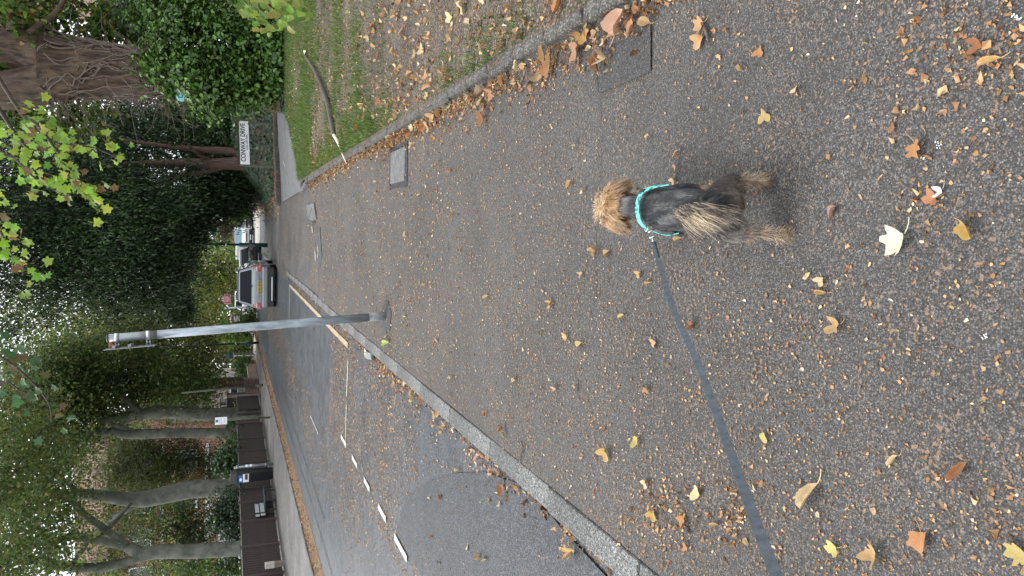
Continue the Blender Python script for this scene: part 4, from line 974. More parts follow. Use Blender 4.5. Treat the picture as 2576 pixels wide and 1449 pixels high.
# tall hanging screen of thin branches in front of the flats
tree('willow_tree', 'thin drooping tree between the trunks and the red brick flats', 'tree', base_at(612, 1150, 44),
     [limb(44, [(612, 1150), (520, 1152), (420, 1160), (340, 1150)], [5, 4.5, 4, 2.5], (612, 1150)), limb(44, [(470, 1155), (420, 1190), (400, 1240)], [3, 2.5, 1.5])],
     M['bark_grey'], [B(420, 1140, 90, 44, 50), B(500, 1190, 70, 44, 50), B(380, 1200, 50, 45, 40), B(460, 1320, 80, 38, 40), B(520, 1330, 50, 38, 40), B(400, 1300, 90, 38, 60), B(360, 1180, 90, 44, 70), B(560, 1180, 50, 44, 60), B(450, 1420, 90, 37, 50), B(290, 1190, 60, 45), B(300, 1320, 60, 41), B(280, 1430, 60, 38), B(330, 1110, 50, 45)], 76000, .16, [(.10, .13, .034), (.13, .16, .04), (.075, .10, .03), (.06, .09, .03)], None, None, tpl=SPRAY, clump=.55, per=42)

# the yews over the side road
yt = tree('yew_tree', 'huge dark yew with reddish stems behind the street name plate', 'tree', base_at(655, 412, 32),
     [limb(32, [(655, 412), (602, 411), (540, 412), (470, 410), (400, 412), (340, 413), (250, 420)], [17, 16, 12, 10, 9, 7, 5], (655, 412)),
      limb(32, [(640, 395), (579, 380), (520, 377), (460, 372), (405, 366), (300, 350)], [9, 8, 7.5, 6, 5, 3]),
      limb(32, [(560, 420), (520, 432), (440, 445), (380, 470)], [6, 5, 4, 3]), limb(32, [(540, 405), (500, 390, -.3), (470, 360, -.6)], [4, 3, 2]),
      limb(31.5, [(470, 430), (430, 460), (380, 500), (300, 560)], [4, 3.5, 3, 2]), limb(33, [(450, 420), (420, 480), (440, 560), (470, 620)], [4, 3, 2.5, 2])],
     M['bark_yew'], [B(150, 560, 130, 32), B(230, 420, 110, 33), B(300, 620, 130, 31.5), B(390, 540, 90, 31), B(400, 640, 80, 32), B(250, 710, 100, 32), B(360, 720, 75, 32), B(430, 700, 50, 32), B(120, 690, 90, 33), B(330, 470, 80, 31), B(460, 480, 42, 31, 55), B(440, 330, 70, 33, 60), B(330, 320, 90, 34), B(-120, 560, 240, 32, 300), B(60, 440, 110, 36, 130), B(200, 560, 170, 36.5, 190), B(400, 600, 130, 36.5, 190), B(300, 360, 130, 38, 130)],
     170000, .19, YEW, [3, 4, 3, 3], None, tpl=SPRAY, clump=.5, per=75, leaf='dark_leaf', up=.25, along=(.1, -.2, -.75), shell=.25)
tree('yew_tree', 'second dark yew with a pale ivied trunk nearer the main road', 'tree', base_at(640, 497, 37),
     [limb(37, [(642, 498), (600, 500), (555, 502), (500, 494), (440, 500)], [11, 11, 10, 9, 6], (642, 498)), limb(37, [(560, 480), (500, 478)], [5, 6])], M['bark_pale'],
     [B(570, 470, 38, 36, 40), B(560, 505, 34, 37, 34), B(480, 545, 45, 36, 45), B(430, 625, 38, 36, 45), B(600, 440, 28, 36, 36), B(520, 440, 45, 37, 45), B(610, 500, 22, 37, 22), B(450, 775, 26, 38, 26)],
     60000, .2, YEW, [3, 4, 2, 4], None, tpl=SPRAY, clump=.45, per=65, leaf='dark_leaf', up=.3, along=(.1, -.2, -.7), shell=.25)
shrub('dark undergrowth filling the bank behind the street name plate', [B(610, 350, 50, 35, 70), B(560, 320, 60, 36, 60), B(520, 400, 60, 36, 70), B(600, 290, 60, 34, 50), B(450, 300, 70, 37, 60), B(610, 470, 36, 39, 40)], 26000, .17, GREEN+YEW, 'dark_leaf', 'undergrowth')
hg = shrub('bright yellow green clipped conifer hedge beyond the yews', [B(612, 540, 24, 55, 13), B(592, 543, 16, 55, 11), B(625, 536, 14, 54, 13)], 3000, .14, [(.22, .30, .03), (.16, .25, .03), (.10, .16, .03)], 'leaf', 'conifer_hedge')
shrub('red brown autumn shrub behind the faded lamp column', [B(565, 570, 30, 66, 28), B(590, 560, 20, 66, 20)], 1600, .2, [(.20, .07, .04), (.14, .08, .04), (.07, .09, .03)])
shrub('leafy green shrubs at the far bend of the road', [B(520, 590, 34, 76, 40), B(490, 630, 30, 78, 34), B(590, 640, 34, 70, 36), B(560, 610, 34, 72, 30), B(605, 610, 25, 68, 26), B(540, 650, 30, 74, 30)], 6000, .22, [(.18, .28, .09), (.25, .32, .09), (.12, .21, .07)])
# far wood closing the view
P, O = cloud([B(560, x, 85, 95, 70, 6) for x in range(260, 1500, 75)]+[B(250, x, 85, 92, 85, 6) for x in range(250, 720, 80)]+[B(90, x, 85, 92, 85, 6) for x in range(250, 640, 80)]+[B(420, x, 75, 100, 80, 6) for x in (300, 420, 540, 600, 880, 960, 1040, 1120)], 31000, 1.3, 60)
leaf_mesh('distant_wood', P, .48, QUAD, palette(len(P), [(.05, .075, .025), (.07, .085, .03), (.035, .055, .02), (.10, .10, .035)], jit=.3), M['leaf'], kind='stuff', normal_up=.4, out=O)

P, O = cloud([((x, -48+random.uniform(-4, 4), 7), (6, 5, 8)) for x in range(-40, 42, 8)], 9000, 1.0, 60)  # unseen trees behind the camera, added to darken reflections and deepen contrast
leaf_mesh('unseen_wood_behind', P, .55, QUAD, palette(len(P), GREEN, jit=.3), M['leaf'], kind='stuff', normal_up=.4, out=O)

# the big ivy-bound trunk
Y = 24.0
bt = thing('ivy_tree', 'massive brown trunk wrapped in dead ivy stems behind the bush', 'tree', base_at(640, 190, Y))
P, r = tpath(Y, [(520, 187), (440, 190), (370, 188), (280, 180), (190, 172), (110, 165)], [52, 49, 48, 53, 60, 68])
P = [Vector((P[0].x, P[0].y, -.1))]+P; r = [r[0]*1.2]+r
b = MB()
pp_, rr_ = smooth_path(P, r, 6)
for (pts, rad, s) in ((pp_, rr_, 3),): V, Fc = tube(pts, rad, 28, .14, s); b.add(V, Fc)
b.build('trunk', M['bark_big'], bt, smooth=True)
for pts, rad in (([(300, 186), (190, 192), (110, 205), (50, 222), (-60, 232), (-200, 250)], [30, 40, 42, 40, 36, 32]), ([(300, 172), (190, 155), (110, 133), (50, 115), (-60, 100), (-220, 70)], [30, 42, 46, 45, 42, 36]), ([(420, 226), (470, 240), (520, 236), (600, 225)], [22, 24, 22, 22])):
    PP, RR = tpath(Y-.1, pts, rad); branch_mesh('limb', [(PP, RR)], M['bark_big'], bt, 16, .12)
rg = random.Random(5)
trunkP = pp_; trunkR = rr_
def on_trunk(h, a, lift=.02):
    f = max(0, min(len(trunkP)-1.001, h*(len(trunkP)-1))); i = int(f); k = f-i
    c = trunkP[i]*(1-k)+trunkP[i+1]*k; rad = trunkR[i]*(1-k)+trunkR[i+1]*k
    return c+Vector((math.sin(a), -math.cos(a), 0))*(rad*1.03+lift)
for k in range(46):
    h = rg.uniform(.15, .7); a = rg.uniform(-1.5, 1.5); pts = []; da = rg.uniform(-.12, .12); dh = rg.choice((1, 1, 1, .4))*rg.uniform(.035, .06)
    for j in range(rg.randint(6, 13)):
        pts.append(on_trunk(h, a, rg.uniform(.0, .07))); h += dh; a += da+rg.uniform(-.22, .22)
        if h > .99: break
    if len(pts) > 3:
        pr_, rr2 = smooth_path(pts, [rg.uniform(.014, .034)]*len(pts), 3)
        b = MB(); V, Fc = tube(pr_, rr2, 5); b.add(V, Fc); b.build('ivy_stem', M['vine'], bt, smooth=True)
b = MB()
for k in range(230):
    h = rg.uniform(.25, 1.0); a = rg.choice((rg.uniform(-1.9, -1.2), rg.uniform(-1.6, 1.7))); p = on_trunk(h, a, 0); d = Vector((math.sin(a)+rg.uniform(-.5, .5), -math.cos(a)*.6+rg.uniform(-.3, .3), rg.uniform(-.9, .8))).normalized()
    pts = [p]; L = rg.uniform(.15, .75) if rg.random() < .8 else rg.uniform(.8, 1.5)
    for j in range(3): d = (d+Vector((rg.uniform(-.5, .5), rg.uniform(-.4, .4), rg.uniform(-.5, .3)))).normalized(); pts.append(pts[-1]+d*L/3)
    V, Fc = tube(pts, [.014, .010, .008, .004], 4); b.add(V, Fc)
tag(b.build('ivy_twigs', M['vine'], bt), kind='stuff')
for pts, rad in (([(30, 78), (28, 40), (20, -30)], [10, 9, 8]), ([(72, 84), (100, 60), (130, 42), (150, 20), (165, -10)], [6, 6, 6, 5, 5])):
    PP, RR = tpath(Y-1, pts, rad); branch_mesh('limb', [(PP, RR)], M['bark_big'], bt, 8, .06)
PL, O = cloud([B(40, 20, 60, 23.0, 60, 1.0), B(150, 100, 30, 25.5, 30), B(60, 290, 60, 25.5, 40), B(130, 300, 45, 25.5, 40), B(220, 290, 40, 26, 50), B(280, 40, 70, 27, 40), B(-80, 100, 160, 25, 200), B(110, 70, 70, 26.5, 70), B(230, 90, 60, 27, 60), B(330, 90, 70, 27, 60), B(60, 10, 60, 26, 40), B(160, 20, 60, 27, 40)], 11000, .40, 42, shell=.3)
leaf_mesh('crown', PL, .17, IVY, palette(len(PL), BRIGHT+[(.05, .09, .03)]*2+[(.2, .16, .04)], jit=.25), M['leaf'], bt, normal_up=.4, out=O)
# a round plaque nailed low on the trunk
pc = AT(456, 243, 22.2)
t = thing('trunk_plaque', 'round turquoise plaque with a dark ring on the ivy trunk', 'plaque', pc)
MB().tube([pc+Vector((0, .02, 0)), pc+Vector((0, -.02, 0))], [.135, .135], 28).build('disc', M['turq'], t)
ringV = []
for k in range(28):
    a = 2*PI*k/28
    for rr in (.040, .068): ringV.append(pc+Vector((.02+rr*math.cos(a), -.024, .02+rr*math.sin(a))))
MB().add(ringV, [(2*k, 2*k+1, (2*k+3) % 56, (2*k+2) % 56) for k in range(28)]).build('ring', M['turq_dark'], t)

# holly-like evergreen bush
LA = [(.048, .110, .014), (.068, .150, .018), (.028, .070, .012), (.11, .205, .028)]
lb_ = thing('laurel_bush', 'big glossy evergreen bush at the edge of the verge', 'bush', (5.6, 23.6, 0))
blobs = [B(590, 120, 105, 23, 95, 1.3), B(470, 130, 95, 23, 95, 1.2), B(640, 205, 68, 23, 66, 1.1), B(560, 200, 80, 23, 75, 1.1), B(480, 215, 62, 22.6, 55, .9), B(420, 170, 60, 22.6, 50, .9), B(650, 90, 62, 22.6, 80, 1.0), B(560, 20, 90, 22.6, 60, 1.1), B(420, 30, 90, 24, 60, 1.2), B(525, 262, 40, 22.5, 30, .6), B(690, 150, 26, 22.4, 70, .7)]
branch_mesh('stem', [([Vector((c[0][0]*.6+5.6*.4, c[0][1]*.6+23.6*.4, -.1)), Vector(c[0])*.5+Vector((2.8, 11.8, .3)), Vector(c[0])], [.06, .045, .02]) for c in blobs], M['twig'], lb_, 6, .1)
P, O = cloud(blobs, 36000, .2, 60, shell=.62); P[:, 2] = np.abs(P[:, 2]-.05)+.05
cols = palette(len(P), LA, [3, 4, 2, 1.4], jit=.22)
dist = np.linalg.norm(P-np.array([0, 0, 1.6]), axis=1); order = np.argsort(dist); near = order[:300]; rest = order[300:]
tag(leaf_mesh('foliage', P[rest], .125, FOLD, cols[rest], M['gloss_leaf'], lb_, normal_up=.55, out=O[rest]), kind='stuff')
fin = RNG.random(900)
ivy2 = shrub('matt dark ivy mound with pale flower heads above the glossy bush', [B(420, 20, 70, 25, 60, 1), B(360, 60, 50, 25.5, 50, 1), B(330, 10, 40, 26, 40)], 2600, .17, [(.03, .065, .028), (.04, .085, .035), (.10, .12, .04)], 'dark_leaf', 'ivy_mound', IVY)
def leaf_part_meshes(name, fn, m, k):
    out = []
    for i in range(k):
        V, Fc = fn(i); me = bpy.data.meshes.new(name); me.from_pydata([tuple(v) for v in V], [], [tuple(f) for f in Fc]); me.materials.append(m)
        for p in me.polygons: p.use_smooth = True
        me.update(); out.append(me)
    return out
def disc_leaf(outline, curl=.15, fold=.12, rings=2, rg=random, wave=.04):
    """leaf blade from an outline radius function of angle (tip at +y), curled and folded along the midrib"""
    n = 22; V = [(0, .02, 0)]; Fc = []
    for q in range(1, rings+1):
        for k in range(n):
            a = 2*PI*k/n; r = outline(a)*q/rings; V.append((r*math.sin(a), r*math.cos(a), 0))
    for k in range(n): Fc.append((0, 1+k, 1+(k+1) % n))
    for q in range(1, rings):
        for k in range(n): a = 1+(q-1)*n+k; b2 = 1+(q-1)*n+(k+1) % n; Fc.append((a, a+n, b2+n, b2))
    ph = rg.random()*6; out = []
    for x, y, z in V:
        z = abs(x)*fold*2 + curl*(x*x*.6+y*y) + wave*math.sin(x*7+ph)+wave*math.sin(y*6+ph*2)*.8
        out.append((x, y, z))
    zm = min(v[2] for v in out); out = [(x, y, z-zm) for x, y, z in out]
    # stalk
    base = len(out); yb = -outline(PI)*.9
    for k in range(4):
        yy = yb-k*.16; zz = .02+.03*k*k*.4
        out += [(-.016+.03*k*k*.3, yy, zz), (.016+.03*k*k*.3, yy, zz)]
        if k: Fc.append((base+2*k-2, base+2*k-1, base+2*k+1, base+2*k))
    return out, Fc
def heart(a):
    c = math.cos(a/1.0); return .36+.16*max(0, c)**6*1.0+.06*math.cos(2*a)+(.05 if abs(a-PI) > .35 and abs(a-PI) < 1.2 else 0)+.015*math.sin(11*a)
def maple(a):
    s = 0
    for c, w, h in ((0, .30, 1.0), (.95, .26, .92), (-.95, .26, .92), (1.95, .30, .66), (-1.95, .30, .66)):
        d = (a-c+PI) % (2*PI)-PI; s = max(s, h*max(0, 1-abs(d)/(w*2.2))**.7)
    return .20+.36*s+.02*math.sin(13*a)
live_heart = leaf_part_meshes('linden_leaf', lambda i: disc_leaf(heart, -.25, .10), M['live_leaf'], 4)
live_maple = leaf_part_meshes('maple_leaf', lambda i: disc_leaf(maple, -.25, .06), M['live_leaf'], 4)
laurel_me = leaf_part_meshes('laurel_leaf', lambda i: ([tuple(v) for v in FOLD[0]], FOLD[1]), M['live_leaf'], 1)
def basis(d, nrm):
    d = d.normalized(); x = d.cross(nrm).normalized(); z = x.cross(d); return Matrix((x, d, z)).transposed().to_4x4()
def put_leaf(name, me, p, d, nrm, s, col, parent):
    o = bpy.data.objects.new(name, me); C.objects.link(o); o.parent = parent
    m = Matrix.Translation(Vector(p)-Vector(parent.location)) @ basis(Vector(d), Vector(nrm)) @ Matrix.Diagonal((s, s, s, 1))
    o.matrix_local = m; o.color = (*col, 1); return o
glossy_obj = leafmat('glossy_leaf_near', .2, .38, .4, objcol=True); laurel_me[0].materials.clear(); laurel_me[0].materials.append(glossy_obj)
for i in near:
    o_ = Vector(O[i]); d = Vector((random.gauss(0, .6), random.gauss(-.3, .5), random.gauss(-.3, .5)))
    put_leaf('leaf', laurel_me[0], P[i], d, o_+Vector((0, -.2, .7)), .15*random.uniform(.8, 1.2), cols[i], lb_)
# linden shoots at the right edge of the verge (their trunk stands just outside the picture)
lt_ = thing('linden_shoots', 'bright lime green heart shaped leaves of a linden at the verge', 'tree', (5.15, 13.2, 0))
branch_mesh('trunk', [([(5.5, 13.4, -.1), (5.45, 13.4, 1.5), (5.6, 13.5, 4), (5.7, 13.5, 8)], [.42, .34, .3, .26])], M['bark_grey'], lt_, 14, .1)
for k in range(9):
    a = Vector((5.3, 13.3, random.uniform(.2, 1.9))); c = AT(random.uniform(610, 740), random.uniform(5, 75), random.uniform(12.6, 13.4))
    branch_mesh('shoot', [([a, (a+c)/2+Vector((0, 0, .12)), c], [.012, .008, .004])], M['twig'], lt_, 5, 0)
for k in range(125):
    x = random.uniform(600, 775); lim = 105 if 640 < x < 740 else 70; y = (random.random()**1.25)*lim-12
    if x < 640 and y > 45: continue
    p = AT(x, y, random.uniform(12.3, 13.7))
    put_leaf('leaf', random.choice(live_heart), p, (random.gauss(-.35, .35), random.gauss(-.3, .3), random.gauss(-.8, .3)), (random.gauss(-.2, .3), random.gauss(-.7, .3), random.gauss(.55, .3)), .15*random.uniform(.7, 1.25), [min(1, c*random.uniform(.8, 1.2)) for c in random.choice(((.19, .32, .045), (.26, .38, .065), (.11, .20, .03), (.30, .32, .07)))], lt_)
# maple branches reaching over the verge from a trunk right of the picture
mt_ = thing('overhanging_maple', 'maple branches with light green browning leaves hanging over the path', 'tree', (5.2, 9.0, 0))
branch_mesh('trunk', [([(5.2, 9, -.1), (5.1, 9, 1.5), (5.0, 9.2, 3.2), (4.7, 9.4, 6)], [.30, .24, .2, .14])], M['bark_grey'], mt_, 14, .1)
BR = [([(30, 250), (90, 310), (150, 390), (170, 440), (215, 490), (245, 530)], 9.6), ([(-30, 330), (40, 400), (90, 450), (140, 480)], 9.4), ([(40, 340), (130, 360), (230, 370), (300, 400)], 9.8), ([(-60, 460), (-10, 560), (30, 640), (60, 690)], 9.2), ([(-80, 820), (-20, 880), (60, 940), (120, 1010), (130, 1060)], 9.0), ([(-60, 900), (20, 960), (60, 990)], 8.8)]
rootp = Vector((4.9, 9.2, 4.4))
TW = []
for pts, Yb in BR:
    PP = [AT(x, y, Yb) for x, y in pts]
    branch_mesh('branch', [([rootp, (rootp+PP[0])/2+Vector((0, 0, .5))]+PP, [.05, .035]+list(np.linspace(.02, .006, len(PP))))], M['twig'], mt_, 6, .05)
    TW.append(PP)
cnt = 0
for bi, ((pts, Yb), nl) in enumerate(zip(BR, (84, 62, 32, 56, 40, 22))):
    for k in range(nl):
        f = random.random()*(len(pts)-1); i = int(f); kx = pts[i][0]+(pts[min(i+1, len(pts)-1)][0]-pts[i][0])*(f-i); ky = pts[i][1]+(pts[min(i+1, len(pts)-1)][1]-pts[i][1])*(f-i)
        p = AT(kx+random.gauss(16, 20), ky+random.gauss(0, 27 if bi != 2 else 18), Yb+random.gauss(0, .35))
        dark = bi >= 4
        pal = ((.05, .11, .04), (.06, .14, .045), (.11, .085, .035), (.04, .09, .035)) if dark else ((.27, .42, .05), (.21, .36, .045), (.34, .46, .07), (.24, .39, .05), (.20, .12, .05), (.16, .28, .04))
        c = random.choice(pal)
        put_leaf('leaf', random.choice(live_maple), p, (random.gauss(-.3, .4), random.gauss(-.2, .4), random.gauss(-.8, .3)), (random.gauss(0, .4), random.gauss(-.5, .4), random.gauss(.6, .3)), random.uniform(.085, .15), [v_*random.uniform(.8, 1.2) for v_ in c], mt_)

# ivy carpet on the bank
n = 9000
X = RNG.uniform(.95, 9, n); Yv = RNG.uniform(25.9, 36, n); d1 = (Yv-(25.95+(X-.8)*.42))*.92
keep = (d1 > 1.25+.3*vnoise(X, Yv, 3, 4)) & (X > 1.05+.3*vnoise(X, Yv, 2, 6)+np.clip((31-Yv)*.0, 0, 1)); X, Yv = X[keep], Yv[keep]
Z = bank_h(X, Yv)+RNG.uniform(.02, .16, len(X))
leaf_mesh('ivy_carpet', np.stack([X, Yv, Z], -1), .13, IVY, palette(len(X), [(.03, .06, .028), (.045, .085, .04), (.06, .10, .05), (.02, .04, .02)], jit=.25), M['dark_leaf'], kind='stuff', normal_up=.6, out=np.repeat([[0, -.8, .3]], len(X), 0))
X = RNG.uniform(3.0, 9.5, 3000); Yv = RNG.uniform(20.5, 23.4, 3000); keep = (Yv > 21.7+.25*vnoise(X, Yv, 3, 4)+(X-3)*.0) & verge_mask(X, Yv-.4); X, Yv = X[keep], Yv[keep]
leaf_mesh('ivy_fringe', np.stack([X, Yv, verge_z(X, Yv)+RNG.uniform(.02, .10, len(X))], -1), .10, IVY, palette(len(X), [(.03, .055, .035), (.05, .08, .05), (.02, .04, .025)], jit=.25), M['dark_leaf'], kind='stuff', normal_up=.6)

# ------------------------------------------------------------------ grass on the verge
n = 230000
X = 1.10+9*RNG.random(n)**1.6; Yv = RNG.uniform(.2, 23.5, n)
g = vnoise(X, Yv, 1.0, 21)+.5*vnoise(X, Yv, 3.2, 22)+np.clip((Yv-7)*.08, -.35, .8)+.25*(X < 1.35)-.25
keep = verge_mask(X, Yv) & (RNG.random(n) < np.clip(.42+.8*g, .10, 1)); X, Yv, g = X[keep], Yv[keep], g[keep]; n = len(X)
h = RNG.uniform(.03, .075, n)*np.clip(.8+.5*g, .5, 1.5); w = .0035+.0007*Yv*.4; a = RNG.uniform(0, 6.28, n); ln = RNG.uniform(.2, .9, n)*h; la = RNG.uniform(0, 6.28, n)
z0 = verge_z(X, Yv)-.004
V = np.stack([np.stack([X-w*np.cos(a), Yv-w*np.sin(a), z0], -1), np.stack([X+w*np.cos(a), Yv+w*np.sin(a), z0], -1), np.stack([X+ln*np.cos(la), Yv+ln*np.sin(la), z0+h], -1)], 1)
cl = palette(n, [(.085, .17, .03), (.12, .22, .045), (.06, .12, .03), (.22, .21, .08), (.32, .26, .14)], [4, 3, 3, 1.2, .9], jit=.2)
tag(obj('grass', npmesh('grass', V.reshape(-1, 3), np.arange(3*n).reshape(-1, 3), M['leaf'], np.repeat(cl, 3, 0))), kind='stuff')

# ------------------------------------------------------------------ dead leaves and leaf crumbs
TAN = [(.40, .235, .115), (.33, .18, .085), (.48, .32, .17), (.25, .13, .06), (.54, .40, .24), (.38, .20, .095), (.16, .085, .045)]
def flakes(name, X, Y, zf, smin, smax, pal=TAN, w=None, curl=.25, m='litter', up=.75, lift=.004):
    n = len(X); s = smin+(smax-smin)*RNG.random(n)**2.2
    T = np.array([(-.5, -.32, .05), (.12, -.46, -.05), (.5, .02, .2), (.1, .40, .0), (-.42, .2, .16)]); T = np.repeat(T[None], n, 0)
    T = T+RNG.normal(size=T.shape)*np.array([.13, .13, .05]); T[:, :, 1] *= RNG.uniform(.4, 1.1, (n, 1)); T[:, :, 2] *= curl*4
    nz = RNG.normal(size=(n, 3))*(1-up); nz[:, 2] += up; nz /= np.linalg.norm(nz, axis=1)[:, None]
    d = RNG.normal(size=(n, 3)); d -= nz*(d*nz).sum(1)[:, None]; d /= np.linalg.norm(d, axis=1)[:, None]; x = np.cross(d, nz)
    P = np.stack([X, Y, zf(X, Y)+lift+s*.06], -1)
    V = P[:, None]+s[:, None, None]*(T[..., 0:1]*x[:, None]+T[..., 1:2]*d[:, None]+T[..., 2:3]*nz[:, None])
    V[..., 2] = np.maximum(V[..., 2], (P[:, 2]-s*.05)[:, None])
    if smax >= .03:
        ang = np.arange(8)/8*2*PI+RNG.uniform(0, .6, (n, 8)); rad = .5*RNG.uniform(.35, 1.0, (n, 8)); el = RNG.uniform(.3, .95, (n, 1))
        tx = rad*np.cos(ang); ty = rad*np.sin(ang)*el; cu = RNG.uniform(.2, 2.6, (n, 1))*curl*2; fo_ = RNG.uniform(0, .8, (n, 1))*curl*2
        tz = cu*tx*tx+fo_*np.abs(ty)+RNG.normal(0, .05, (n, 8)); T = np.stack([tx, ty, tz], -1); T = np.concatenate([T, np.zeros((n, 1, 3))], 1); K = 9
        loc = np.array([(i, (i+1) % 8, 8) for i in range(8)])
    else: K = 5; loc = np.array([(0, 1, 2), (0, 2, 3), (0, 3, 4)])
    V = P[:, None]+s[:, None, None]*(T[..., 0:1]*x[:, None]+T[..., 1:2]*d[:, None]+T[..., 2:3]*nz[:, None])
    V[..., 2] = np.maximum(V[..., 2], (P[:, 2]-s*.05)[:, None])
    Fc = ((np.arange(n)*K)[:, None, None]+loc[None]).reshape(-1, 3)
    o = obj(name, npmesh(name, V.reshape(-1, 3), Fc, M[m], np.repeat(palette(n, pal, w, jit=.22), K, 0)))
    return tag(o, kind='stuff')
zflat = lambda X, Y: junc_z(X, Y)
n = 46000; X = RNG.uniform(-1.34, 1.0, n); Y_ = .75+7.5*RNG.random(n)**1.35
dn = .55+.35*vnoise(X, Y_, 2.2, 31)+.25*(X < -.25)*(Y_ < 3)+.2*(Y_ < 1.6)*(X > .1)-.25*((X > -.05) & (X < .9) & (Y_ > 1.3) & (Y_ < 3))
k = RNG.random(n) < np.clip(dn, .10, 1)
flakes('leaf_crumbs', X[k], Y_[k], zflat, .002, .014, TAN+[(.62, .52, .38)], [4, 3, 3, 3, 1.6, 3, 1.6, .8])
n = 9000; X = RNG.uniform(-1.34, 1.0, n); Y_ = RNG.uniform(5, 16, n)
flakes('leaf_crumbs', X, Y_, zflat, .006, .026, TAN)
n = 1900; X = RNG.uniform(-1.34, .95, n); Y_ = 1.3+11*RNG.random(n); flakes('path_leaf_scraps', X, Y_, zflat, .010, .032, TAN, curl=.6, up=.6)
# clumps of crushed leaf near the camera
cx = []; 
for (xd, yd, sd_, m_) in ((1700, 1290, .07, 160), (1860, 1290, .08, 130), (2450, 120, .10, 170), (2400, 60, .12, 130), (1420, 1370, .05, 60), (2560, 1320, .05, 60), (1640, 1330, .09, 150), (2330, 510, .03, 40)):
    p = G(xd, yd); cx.append(np.stack([RNG.normal(p.x, sd_, m_), RNG.normal(p.y, sd_*1.2, m_)], -1))
cx = np.concatenate(cx); flakes('leaf_crumbs', cx[:, 0], cx[:, 1], zflat, .004, .027, TAN+[(.42, .24, .12)]*3, curl=.6, up=.5)
# drift against the old edging
n = 6000; Y_ = .9+15.5*RNG.random(n)**1.0; X = .985-np.abs(RNG.normal(0, .085, n))*(1+.6*vnoise(X[:1]*0+Y_*0, Y_, 1.7, 33))
k = (X > -.2) & (X < .995); flakes('leaf_drift', X[k], Y_[k], zflat, .012, .06, TAN, curl=.7, up=.4)
# gutter drift against the near kerb, road crumbs
zr = lambda X, Y: ROAD_Z+.03*(1-((X+4.2)/2.75)**2)*.8+.003
n = 1900; Y_ = np.concatenate([RNG.uniform(2.2, 9.5, 1300), RNG.uniform(9.5, 20, 600)]); X = -1.505-np.abs(RNG.normal(0, .075, n))*(.5+.8*(vnoise(Y_*0, Y_, 1.4, 35) > -.2))
flakes('leaf_drift', X, Y_, zr, .018, .065, TAN, curl=.5, up=.5)
n = 60000; X = RNG.uniform(-3.5, -1.5, n); Y_ = RNG.uniform(2.6, 12.5, n)
ins = (X > -2.9) & (Y_ < 6.4-.5*((X+2)/.9)**2)
k = RNG.random(n) < np.where(ins, .12, np.clip(.45+.4*vnoise(X, Y_, 1.8, 36), .1, 1)); flakes('road_leaf_crumbs', X[k], Y_[k], zr, .005, .026, TAN)
n = 48000; Y_ = 5+29*RNG.random(n)**1.2; X = -4.05+RNG.normal(0, .5, n)+.3*np.sin(Y_*.3); k = (X < -2.2) & (X > -5.6) & (RNG.random(n) < np.clip(.5+.5*vnoise(X, Y_, 1.1, 37), .05, 1))
flakes('road_leaf_crumbs', X[k], Y_[k], zr, .008, .036, TAN)
n = 6000; X = RNG.uniform(-6.4, -1.5, n); Y_ = RNG.uniform(3, 40, n); flakes('road_leaf_crumbs', X, Y_, zr, .006, .03, TAN)
# thick bank of brown leaves in the far gutter
def drift_z(X, Y): return ROAD_Z+.012+.085*np.clip(1-np.abs(X+6.72)/(.22+.04*vnoise(X*0, Y, 1.3, 38)), 0, 1)**.8
grid('gutter_leaf_bank', -6.93, -6.46, 8, 62, 10, 260, drift_z, mat('gutter_leaf_mould', (.20, .125, .07), .95, .4, 16, c2=(.09, .055, .035), bs=1.0, bd=.03), kind='stuff')
n = 8500; X = -6.72+RNG.normal(0, .12, n); Y_ = 9+45*RNG.random(n)**1.3; k = (X > -6.93) & (X < -6.35)
flakes('gutter_leaves', X[k], Y_[k], drift_z, .025, .075, [(.26, .15, .075), (.32, .2, .1), (.19, .11, .06), (.40, .27, .14)], curl=.5, up=.55)
n = 1800; X = RNG.uniform(-10.3, -7.1, n); Y_ = RNG.uniform(14, 46, n); flakes('pavement_leaf_crumbs', X, Y_, lambda X, Y: .03+0*X, .012, .045, TAN)
# leaf litter over the verge, the far path and the foot of the bank
n = 34000; X = 1.12+7*RNG.random(n)**1.5; Y_ = RNG.uniform(1, 22.5, n); k = verge_mask(X, Y_) & (RNG.random(n) < np.clip(.5-.35*(vnoise(X, Y_, 1.0, 21)+np.clip((Y_-9)*.07, -.9, .7)), .08, 1))
flakes('verge_leaf_litter', X[k], Y_[k], verge_z, .012, .085, TAN, curl=.5, up=.55, lift=.012)
n = 2600; X = RNG.uniform(.9, 8, n); d = np.abs(RNG.normal(.5, .5, n)); Y_ = 25.97+(X-.8)*.42+d; flakes('bank_leaf_litter', X, Y_, bank_h, .03, .10, TAN[:4]+[(.18, .09, .05)]*3, curl=.5, up=.55, lift=.02)
n = 2600; Y_ = RNG.uniform(25.5, 46, n); X = .86+np.abs(RNG.normal(0, .28, n))*np.where(RNG.random(n) < .3, -1.2, 1); flakes('bank_leaf_litter', X, Y_, lambda X, Y: np.where(X > .96, bank_h(X, Y), -.045), .03, .11, TAN[:5]+[(.38, .28, .15)]*3, curl=.5, up=.55, lift=.02)
n = 1200; Y_ = RNG.uniform(14.5, 26, n); X = RNG.uniform(-1.3, 1.2, n); flakes('junction_leaf_crumbs', X, Y_, lambda X, Y: np.maximum(junc_z(X, Y), -.055), .012, .05, TAN)

